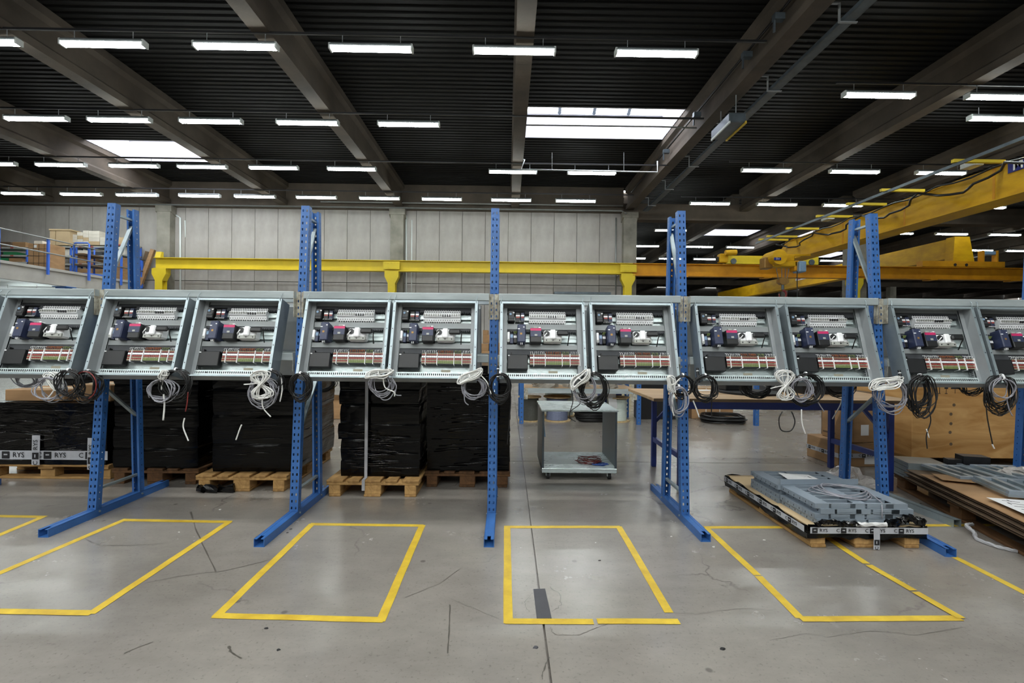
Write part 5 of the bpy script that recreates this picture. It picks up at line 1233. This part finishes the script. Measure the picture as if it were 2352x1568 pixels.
MB().add([(q.x + .15 + .05 * math.cos(t * PI / 8), -.0015, q.z + .03 * math.sin(t * PI / 8)) for t in range(9)], [tuple(range(9))]).box(q.x + .148, q.x + .152, -.002, -.0005, q.z - .05, q.z).build('umbrella_mark', 'print_black', cr)
for (px, py) in ((2193, 930), (2186, 951), (2186, 973), (2184, 993), (2186, 1020)):
    q = at(px, py, 5.39); MB().cyl((q.x - 4.57, -.001, q.z), (q.x - 4.57, .0005, q.z), .018, 12).build('wood_knot', 'cardboard_dark', cr)
# stack of cartons seen through the gap left of the middle frame
for i, (px0, px1, py0, py1) in enumerate(((1096, 1150, 806, 836), (1097, 1124, 789, 806), (1124, 1150, 787, 806), (1109, 1140, 769, 788), (1109, 1122, 753, 764))):
    a, b = at(px0, py1, 9.6), at(px1, py0, 9.6)
    if i == 0: carton('brown cartons base box seen left of the middle frame', (a.x, 9.6, 0), b.x - a.x, .5, b.z, 0)
    else: carton('brown carton in the gap left of the middle frame, %s of pile' % ORD[i - 1], (a.x, 9.6, at(px0, (806, 806, 788, 769)[i - 1], 9.6).z + .002), b.x - a.x - .01, .45, b.z - a.z, 0, group='cartons in the gap')
carton('open brown carton on the floor behind the strapped load', G(742, 962), .36, .3, .32, .05, 'cardboard', True, flaps=True)
carton('brown carton pile behind the second blue frame', (-4.2, 9.8, 0), .5, .5, .95, 0)
# bench lamp posts tops of further racks beyond
for i, (px, Y) in enumerate(((963, 9.2), (422, 9.2))):
    X = at(px, 676, Y).x; inst('post', post_me, thing('storage_rack', 'blue post tip showing above the grey beam, %s' % ('near the middle' if i == 0 else 'below the left wall'), 'shelving', (X, Y, 0)))
# ------------------------------------------------------------------ mezzanine on the left
MX, MZ = -15.65, 3.67
mz = thing('mezzanine', 'grey steel mezzanine platform in front of the left wall', 'platform', (0, 0, 0))
MB().box(X0 + .01, MX - .05, 11.5, WALL_Y - .01, MZ - .12, MZ).build('platform_deck', 'mezz_beam', mz)
MB().box(MX - .05, MX + .06, 11.5, WALL_Y - .4, MZ - .06, MZ + .03).build('edge_kerb', 'mezz_beam', mz)
MB().box(MX - .03, MX, 11.5, WALL_Y - .4, MZ - .5, MZ - .06).build('fascia_web', 'mezz_beam', mz); MB().box(MX - .1, MX + .05, 11.5, WALL_Y - .4, MZ - .53, MZ - .5).build('fascia_flange', 'mezz_beam', mz)
for Y in (12.5, 14.5, 16.0, 17.4, 19.0, 20.5): MB().box(X0 + .1, MX - .05, Y - .08, Y + .08, MZ - .35, MZ - .12).build('joist', 'white_panel', mz)
MB().box(MX - .35, MX - .02, 17.25, 17.55, 0, MZ - .53).build('support_column', 'blue_paint', mz)
MB().box(MX - .42, MX + .08, 17.2, 17.6, MZ - .56, MZ - .53).build('column_head', 'blue_paint', mz)
rail = thing('guard_rail', 'blue posts with grey rails guarding the mezzanine edge', 'railing', (0, 0, 0))
for Y in (13.3, 14.9, 16.5, 18.1, 19.6, 20.7): MB().box(MX + .065, MX + .125, Y - .03, Y + .03, MZ - .22, MZ + 1.0).build('post', 'rail_blue', rail)
for z in (MZ + .98, MZ + .5): MB().tube([(MX + .14, 11.5, z), (MX + .14, 20.8, z)], .022, 8).build('rail', 'pipe_grey', rail, smooth=True)
tag(MB().box(-26, -17, 20.7, 20.75, 0, 3.1).build('partition', 'white_panel'), 'white partition under the mezzanine', 'partition')
for i, (x, Y) in enumerate(((-18.5, 18.6), (-18.5, 15.5), (-21.5, 18.6))): put_fixture((x, Y, 3.05), 'fluorescent light under the mezzanine, %s' % ['nearest the blue column', 'closest to the viewer', 'further left'][i], 'lights under the mezzanine')
# shelving on the mezzanine
def shelf_unit(px0, px1, Y, pys, top, label, depth=.5):
    xa, xb = at(px0, 600, Y).x, at(px1, 600, Y).x
    t = thing('shelving_unit', label, 'shelving', (xa, Y, MZ + .001), group='shelving on the mezzanine'); w = xb - xa; zs = []
    for x in (0, w - .05):
        for y in (0, depth): MB().box(x, x + .05, y, y + .05, 0, at((px0 + px1) / 2, pys[0], Y).z - MZ).build('post', 'rail_blue', t)
    for py in pys:
        z = max(.12, at((px0 + px1) / 2, py, Y).z - MZ); zs.append(z); MB().box(.0, w, -.01, depth + .05, z - .06, z).build('shelf', 'shelf_grey', t)
        for k in range(int(w / .45)): MB().box(.15 + k * .45, .27 + k * .45, -.014, -.01, z - .055, z - .005).build('shelf_tag', 'red_plastic', t)
    return xa, xb, zs
srand = random.Random(5); box_n = [0]
places = ['top', 'second', 'third', 'lowest']
def fill(px0, px1, Y, zs, spec, where):
    for lvl, items in spec.items():
        xx = at(px0, 600, Y).x + .06; lim = at(px1, 600, Y).x - .06
        for k, (w, h, mt) in enumerate(items):
            if xx + w > lim: break
            carton('%s box, %s on the %s shelf, %s' % ({'cardboard': 'brown', 'carton_white': 'white', 'bin_green': 'green', 'cardboard_dark': 'dark brown', 'cardboard_pale': 'pale brown', 'duct_grey': 'dark'}.get(mt, 'grey'), ORD[k], places[lvl], where), (xx, Y + .03, MZ + zs[lvl] + .001), w, .4, h, 0, mt, False, group='boxes on the mezzanine shelving')
            xx += w + srand.uniform(.02, .08)
c_, w_, g_, d_, p_ = 'cardboard', 'carton_white', 'bin_green', 'duct_grey', 'cardboard_pale'
s = shelf_unit(-40, 62, 18.6, (567, 585, 601, 612), 1.75, 'grey shelving at the far left of the mezzanine')
fill(-40, 62, 18.6, s[2], {0: [(.5, .22, c_), (.4, .2, 'cardboard_dark'), (.5, .2, c_)], 1: [(.6, .12, d_), (.5, .12, g_), (.4, .12, d_)], 2: [(.3, .2, d_), (.5, .15, g_), (.5, .15, c_)]}, 'mezzanine far left')
s = shelf_unit(112, 163, 19.6, (565, 586, 605, 628), 1.9, 'grey shelving left of the blue shelf cart')
fill(112, 163, 19.6, s[2], {1: [(.25, .22, g_), (.4, .25, w_), (.2, .2, g_)], 2: [(.4, .12, w_), (.3, .15, d_)], 3: [(.5, .2, c_), (.3, .15, c_)]}, 'left of the shelf cart')
s = shelf_unit(173, 250, 19.75, (565, 586, 605, 628), 1.9, 'grey shelving behind the blue shelf cart')
fill(173, 250, 19.75, s[2], {1: [(.5, .2, w_), (.4, .15, d_), (.4, .2, w_)], 2: [(.35, .25, c_), (.3, .2, c_), (.5, .2, w_)], 3: [(.6, .2, c_), (.5, .18, c_)]}, 'behind the shelf cart')
s = shelf_unit(262, 303, 20.45, (561, 584, 628), 2.0, 'grey shelving right of the leftmost blue frame')
fill(262, 303, 20.45, s[2], {0: [(.3, .3, p_), (.3, .28, p_), (.3, .32, c_)], 1: [(.35, .33, w_), (.3, .3, w_)]}, 'right of the leftmost frame')
# stacked white cartons and archive boxes on top
def pxbox(px0, px1, py0, py1, Y, d, mt, label, group=None):
    a, b = at(px0, py1, Y), at(px1, py0, Y); return carton(label, (a.x, Y, a.z), b.x - a.x, d, b.z - a.z, 0, mt, False, group=group)
pxbox(114, 127, 529, 562.6, 19.62, .45, p_, 'pale archive box on the top shelf, left one'); pxbox(128, 160, 529, 562.6, 19.62, .45, p_, 'pale archive box on the top shelf, right one')
pxbox(112, 162, 526, 528.8, 19.6, .5, p_, 'flat carton lid on the pale archive boxes')
k = 0
for ci, (px0, px1, ys) in enumerate(((152, 175, (557, 562.5)), (163, 176, (538, 545, 551, 556.6)), (177, 190, (533, 541, 549, 556, 562.3)), (190.4, 203, (529, 537, 545, 553, 562.3)), (203.4, 228, (530, 538, 546, 554, 562.3)), (229, 246, (545, 554, 562.3)))):
    for a, b in zip(ys[:-1], ys[1:]):
        pxbox(px0, px1, a + .3, b, 19.76, .4, 'carton_white' if k % 5 else 'cardboard_pale', 'white carton, %s in %s column of the mezzanine pile' % (ORD[ys.index(a)], ORD[ci]), 'white cartons piled on the mezzanine'); k += 1
# tall strapped carton near the railing, standing on the platform
def on_mezz(px, py, Yd): return at(px, py, Yd)
a = at(64, 620, 17.1); b = at(114, 560, 17.1)
tb = carton('tall brown strapped carton near the mezzanine railing', (a.x, 17.1, MZ + .001), b.x - a.x, .6, b.z - MZ, 0, 'cardboard', False)
for k in range(1, 4): MB().box((b.x - a.x) * k / 4, (b.x - a.x) * k / 4 + .012, -.003, 0, 0, b.z - MZ).build('strap', 'rubber', tb)
for z in (.25, .5, .75): MB().box(-.003, b.x - a.x + .003, -.004, 0, z, z + .012).build('strap', 'rubber', tb)
MB().box(.2, .3, -.002, 0, b.z - MZ - .14, b.z - MZ - .04).build('shipping_label', 'paper', tb)
carton('white papers on top of the tall strapped carton', (a.x + .1, 17.2, b.z + .003), .3, .3, .12, 0, 'carton_white', False) if 1 else ( 'white papers on top of the tall strapped carton')
carton('tall brown carton right of the leftmost blue frame on the mezzanine', (at(257, 600, 19.7).x, 19.7, MZ + .001), .38, .4, at(268, 590, 19.7).z - MZ, 0)
# blue ladder cart
ld = thing('shelf_cart', 'blue tubular shelf cart with brown trays on the mezzanine', 'cart', (0, 0, 0))
CY_ = 18.6; a, b = at(169, 632, CY_), at(205, 558, CY_)
MB().tube([(a.x, CY_, MZ + .03), (a.x, CY_, b.z - .05), (a.x + .06, CY_, b.z), (b.x - .06, CY_, b.z), (b.x, CY_, b.z - .05), (b.x, CY_, MZ + .03)], .03, 8).build('end_hoop', 'rail_blue', ld, smooth=True)
MB().tube([(a.x + .1, CY_ + .8, MZ + .03), (a.x + .1, CY_ + .8, b.z - .05), (b.x + .06, CY_ + .8, b.z), (b.x + .1, CY_ + .8, MZ + .03)], .03, 8).build('end_hoop', 'rail_blue', ld, smooth=True)
for py, mt in ((575, 'cardboard_dark'), (600, 'cardboard_dark'), (634, 'rail_blue')):
    z = max(at(200, py, 17.6).z, MZ + .08)
    MB().add([(a.x, CY_, z), (b.x, CY_, z), (b.x + .1, CY_ + .8, z), (a.x + .1, CY_ + .8, z), (a.x, CY_, z + .05), (b.x, CY_, z + .05), (b.x + .1, CY_ + .8, z + .05), (a.x + .1, CY_ + .8, z + .05)], [(3, 2, 1, 0), (4, 5, 6, 7), (0, 1, 5, 4), (1, 2, 6, 5), (2, 3, 7, 6), (3, 0, 4, 7)]).build('tray', mt, ld)
pxbox(178, 193, 581, 594, CY_ + .15, .2, 'cardboard', 'small brown carton on the middle tray of the shelf cart'); 
# rolled cardboard and leaning lengths
for i, (p0, p1, mt) in enumerate((((318, 652), (340, 578), 'cardboard_dark'), ((322, 655), (352, 573), 'cardboard'))):
    A_, B_2 = at(*p0, 20.88 - .18 * i), at(*p1, 21.0 - .16 * i)
    tag(MB().bar(A_, B_2, .16, .12, up=(0, 1, 0)).build('cardboard_length', mt), 'long cardboard profile leaning on the wall by the column, %s' % ('darker one behind' if i == 0 else 'lighter one in front'), 'cardboard')
tag(MB().box(at(8, 575, 17.3).x, at(62, 575, 17.3).x, 17.2, 17.7, MZ + 1.08, MZ + 1.16).build('panel_stack', 'carton_white'), 'flat white panels on the shelving at the far left', 'panel') if 0 else None
# ------------------------------------------------------------------ floor markings
def tape_rect(label, strips):
    t = thing('floor_marking', label, 'floor marking', (0, 0, 0), group='yellow floor markings')
    for si, (pa, pb, w) in enumerate(strips):
        A_, B_2 = G(*pa), G(*pb); d = (B_2 - A_).normalized(); s = Vector((-d.y, d.x, 0)) * w / 2; n = max(2, int((B_2 - A_).length / .12)); vs = []
        for i in range(n + 1):
            q = A_ + (B_2 - A_) * i / n; e = R_.uniform(-.0012, .0012); vs += [q + s + Vector((e, e, .0012 + .0005 * si)), q - s + Vector((e, e, .0012 + .0005 * si))]
        MB().add(vs, [(2 * i, 2 * i + 1, 2 * i + 3, 2 * i + 2) for i in range(n)]).build('tape_strip', 'floor_tape', t)
    return t
tw = .046
tape_rect('yellow taped floor rectangle cut by the left edge of the picture', [((-60, 1184), (104, 1187), tw), ((96, 1188), (-60, 1253), tw)])
tape_rect('yellow taped floor rectangle in front of the leftmost blue frame', [((278, 1194), (530, 1198.5), tw), ((287, 1193), (-80, 1350), tw), ((527, 1198), (207, 1410), tw), ((-80, 1403), (212, 1408), tw)])
tape_rect('yellow taped floor rectangle in front of the strapped load', [((712, 1203.5), (972, 1207), tw), ((717, 1203), (497, 1416), tw), ((970, 1206), (873, 1428), tw), ((490, 1414), (882, 1424), tw)])
tape_rect('yellow taped floor rectangle around the dark floor patch', [((1158, 1210), (1425, 1210), tw), ((1165, 1208), (1167, 1432), tw), ((1421, 1209), (1537, 1407), tw), ((1160, 1427), (1363, 1428), tw), ((1372, 1427), (1560, 1428), tw)])
tape_rect('yellow taped floor rectangle partly under the low pallet', [((1618, 1211), (2110, 1210), tw), ((1622, 1212), (1740, 1321), tw), ((1742, 1323), (1838, 1420), tw), ((1838, 1422), (2205, 1420), tw), ((1900, 1235), (1990, 1295), tw), ((1995, 1298), (2098, 1357), tw), ((2102, 1360), (2208, 1421), tw)])
tape_rect('yellow taped floor rectangle at the right edge of the picture', [((2110, 1206.5), (2400, 1205), tw), ((2060, 1212), (2420, 1395), tw)])
a, b, c, d = G(1225, 1353), G(1252, 1352), G(1267, 1420), G(1233, 1421)
tag(MB().add([p + Vector((0, 0, z)) for z in (.0005, .0025) for p in (a, b, c, d)], [(0, 1, 2, 3), (7, 6, 5, 4), (0, 4, 5, 1), (1, 5, 6, 2), (2, 6, 7, 3), (3, 7, 4, 0)]).build('floor_patch', 'dark_tape'), 'dark grey tape patch over the floor joint', 'floor patch')
# irregular floor cracks, scuffs and stains as thin marks
def crack(name, pxs, w, label, mat='scuff', z=.0006, cat='floor mark', jit=3):
    P = []
    for i in range(len(pxs) - 1):
        for k in range(6):
            t = k / 6; x = pxs[i][0] + (pxs[i + 1][0] - pxs[i][0]) * t; y = pxs[i][1] + (pxs[i + 1][1] - pxs[i][1]) * t; P.append(G(x + R_.uniform(-jit, jit), y + R_.uniform(-jit, jit) * .5))
    P.append(G(*pxs[-1])); vs = []
    for i, p in enumerate(P):
        dd = (P[min(i + 1, len(P) - 1)] - P[max(0, i - 1)]); dd = dd.normalized() if dd.length else Vector((1, 0, 0)); s_ = Vector((-dd.y, dd.x, 0)) * w / 2 * R_.uniform(.3, 1.3); vs += [p + s_ + Vector((0, 0, z)), p - s_ + Vector((0, 0, z))]
    return tag(MB().add(vs, [(2 * i, 2 * i + 1, 2 * i + 3, 2 * i + 2) for i in range(len(P) - 1)]).build(name, mat), label, cat)
crack('floor_crack', [(1262, 1440), (1275, 1458), (1325, 1459), (1370, 1442), (1410, 1430)], .004, 'dark crack running right from the floor joint below the taped rectangle')
crack('floor_crack', [(1497, 1420), (1510, 1408), (1545, 1406), (1600, 1411), (1680, 1398), (1780, 1400)], .003, 'fine crack starting at the end of the diagonal tape strip')
crack('floor_crack', [(1262, 1346), (1285, 1365), (1288, 1390), (1268, 1404)], .004, 'curved crack right of the dark floor patch')
crack('floor_crack', [(1222, 1362), (1204, 1385), (1215, 1405)], .003, 'curved crack left of the dark floor patch')
crack('floor_crack', [(1262, 1510), (1250, 1535), (1246, 1560)], .006, 'broken crack beside the floor joint at the bottom edge')
crack('floor_crack', [(1030, 1373), (1080, 1395), (1150, 1424)], .003, 'fine crack left of the taped rectangle with the dark patch')
crack('floor_crack', [(1770, 1470), (1850, 1455), (1900, 1462), (2000, 1448), (2100, 1458), (2215, 1440)], .003, 'fine crack below the rectangle partly under the low pallet')
crack('scuff_mark', [(325, 1340), (420, 1322), (520, 1310), (640, 1280)], .006, 'long dark scuff line crossing two taped rectangles', jit=1)
crack('scuff_mark', [(285, 1500), (320, 1485), (352, 1474)], .008, 'short dark scuff at the lower left', jit=1)
crack('scuff_mark', [(525, 1483), (530, 1497), (555, 1512)], .012, 'curved brown scuff left of the smudge near the bottom', jit=1)
crack('scuff_mark', [(930, 1372), (1010, 1340), (1058, 1305)], .005, 'thin scuff rising toward the middle blue frame', jit=1)
crack('scuff_mark', [(1033, 1388), (1032, 1440), (1028, 1500)], .007, 'vertical dark skid line left of the floor joint', jit=1)
crack('scuff_mark', [(195, 1238), (230, 1252), (300, 1253), (370, 1248)], .008, 'curved tyre mark in the rectangle before the leftmost frame', jit=1)
crack('scuff_mark', [(438, 1175), (450, 1215), (470, 1260), (495, 1310)], .009, 'dark wheel track running toward the viewer left of the second frame', jit=1)
# small litter on the floor
for i, (px, py, mt, sz) in enumerate(((1662, 1117, 'crumb_white', .02), (1590, 1180, 'crumb_white', .02), (1755, 1240, 'crumb_white', .02), (1368, 1246, 'crumb_white', .015), (1378, 1287, 'rubber', .02), (668, 1215, 'rubber', .02), (660, 1223, 'rubber', .018), (411, 1222, 'crumb_white', .02), (506, 1170, 'crumb_white', .025),
                                        (612, 1443, 'rubber', .022), (640, 1492, 'rubber', .02), (1230, 1487, 'dark_tape', .03), (1660, 1490, 'rubber', .03), (1542, 1232, 'crumb_white', .02), (1640, 1256, 'crumb_white', .025), (1822, 1172, 'crumb_white', .018), (2280, 1330, 'crumb_white', .01))):
    sz *= .55; p = G(px, py); r2 = random.Random(i); n = 7
    top = [(sz * r2.uniform(.5, 1.2) * math.cos(2 * PI * k / n), sz * r2.uniform(.3, .9) * math.sin(2 * PI * k / n)) for k in range(n)]
    tag(MB().add([(x, y, 0) for x, y in top] + [(x * .7, y * .7, sz * .3) for x, y in top], [tuple(range(n, 2 * n))] + [(k, (k + 1) % n, (k + 1) % n + n, k + n) for k in range(n)]).build('debris', mt, loc=(p.x, p.y, .0002)), '%s scrap lying on the floor' % ('pale' if mt == 'crumb_white' else 'dark'), 'debris', 'pale scraps on the floor' if mt == 'crumb_white' else 'dark scraps on the floor')
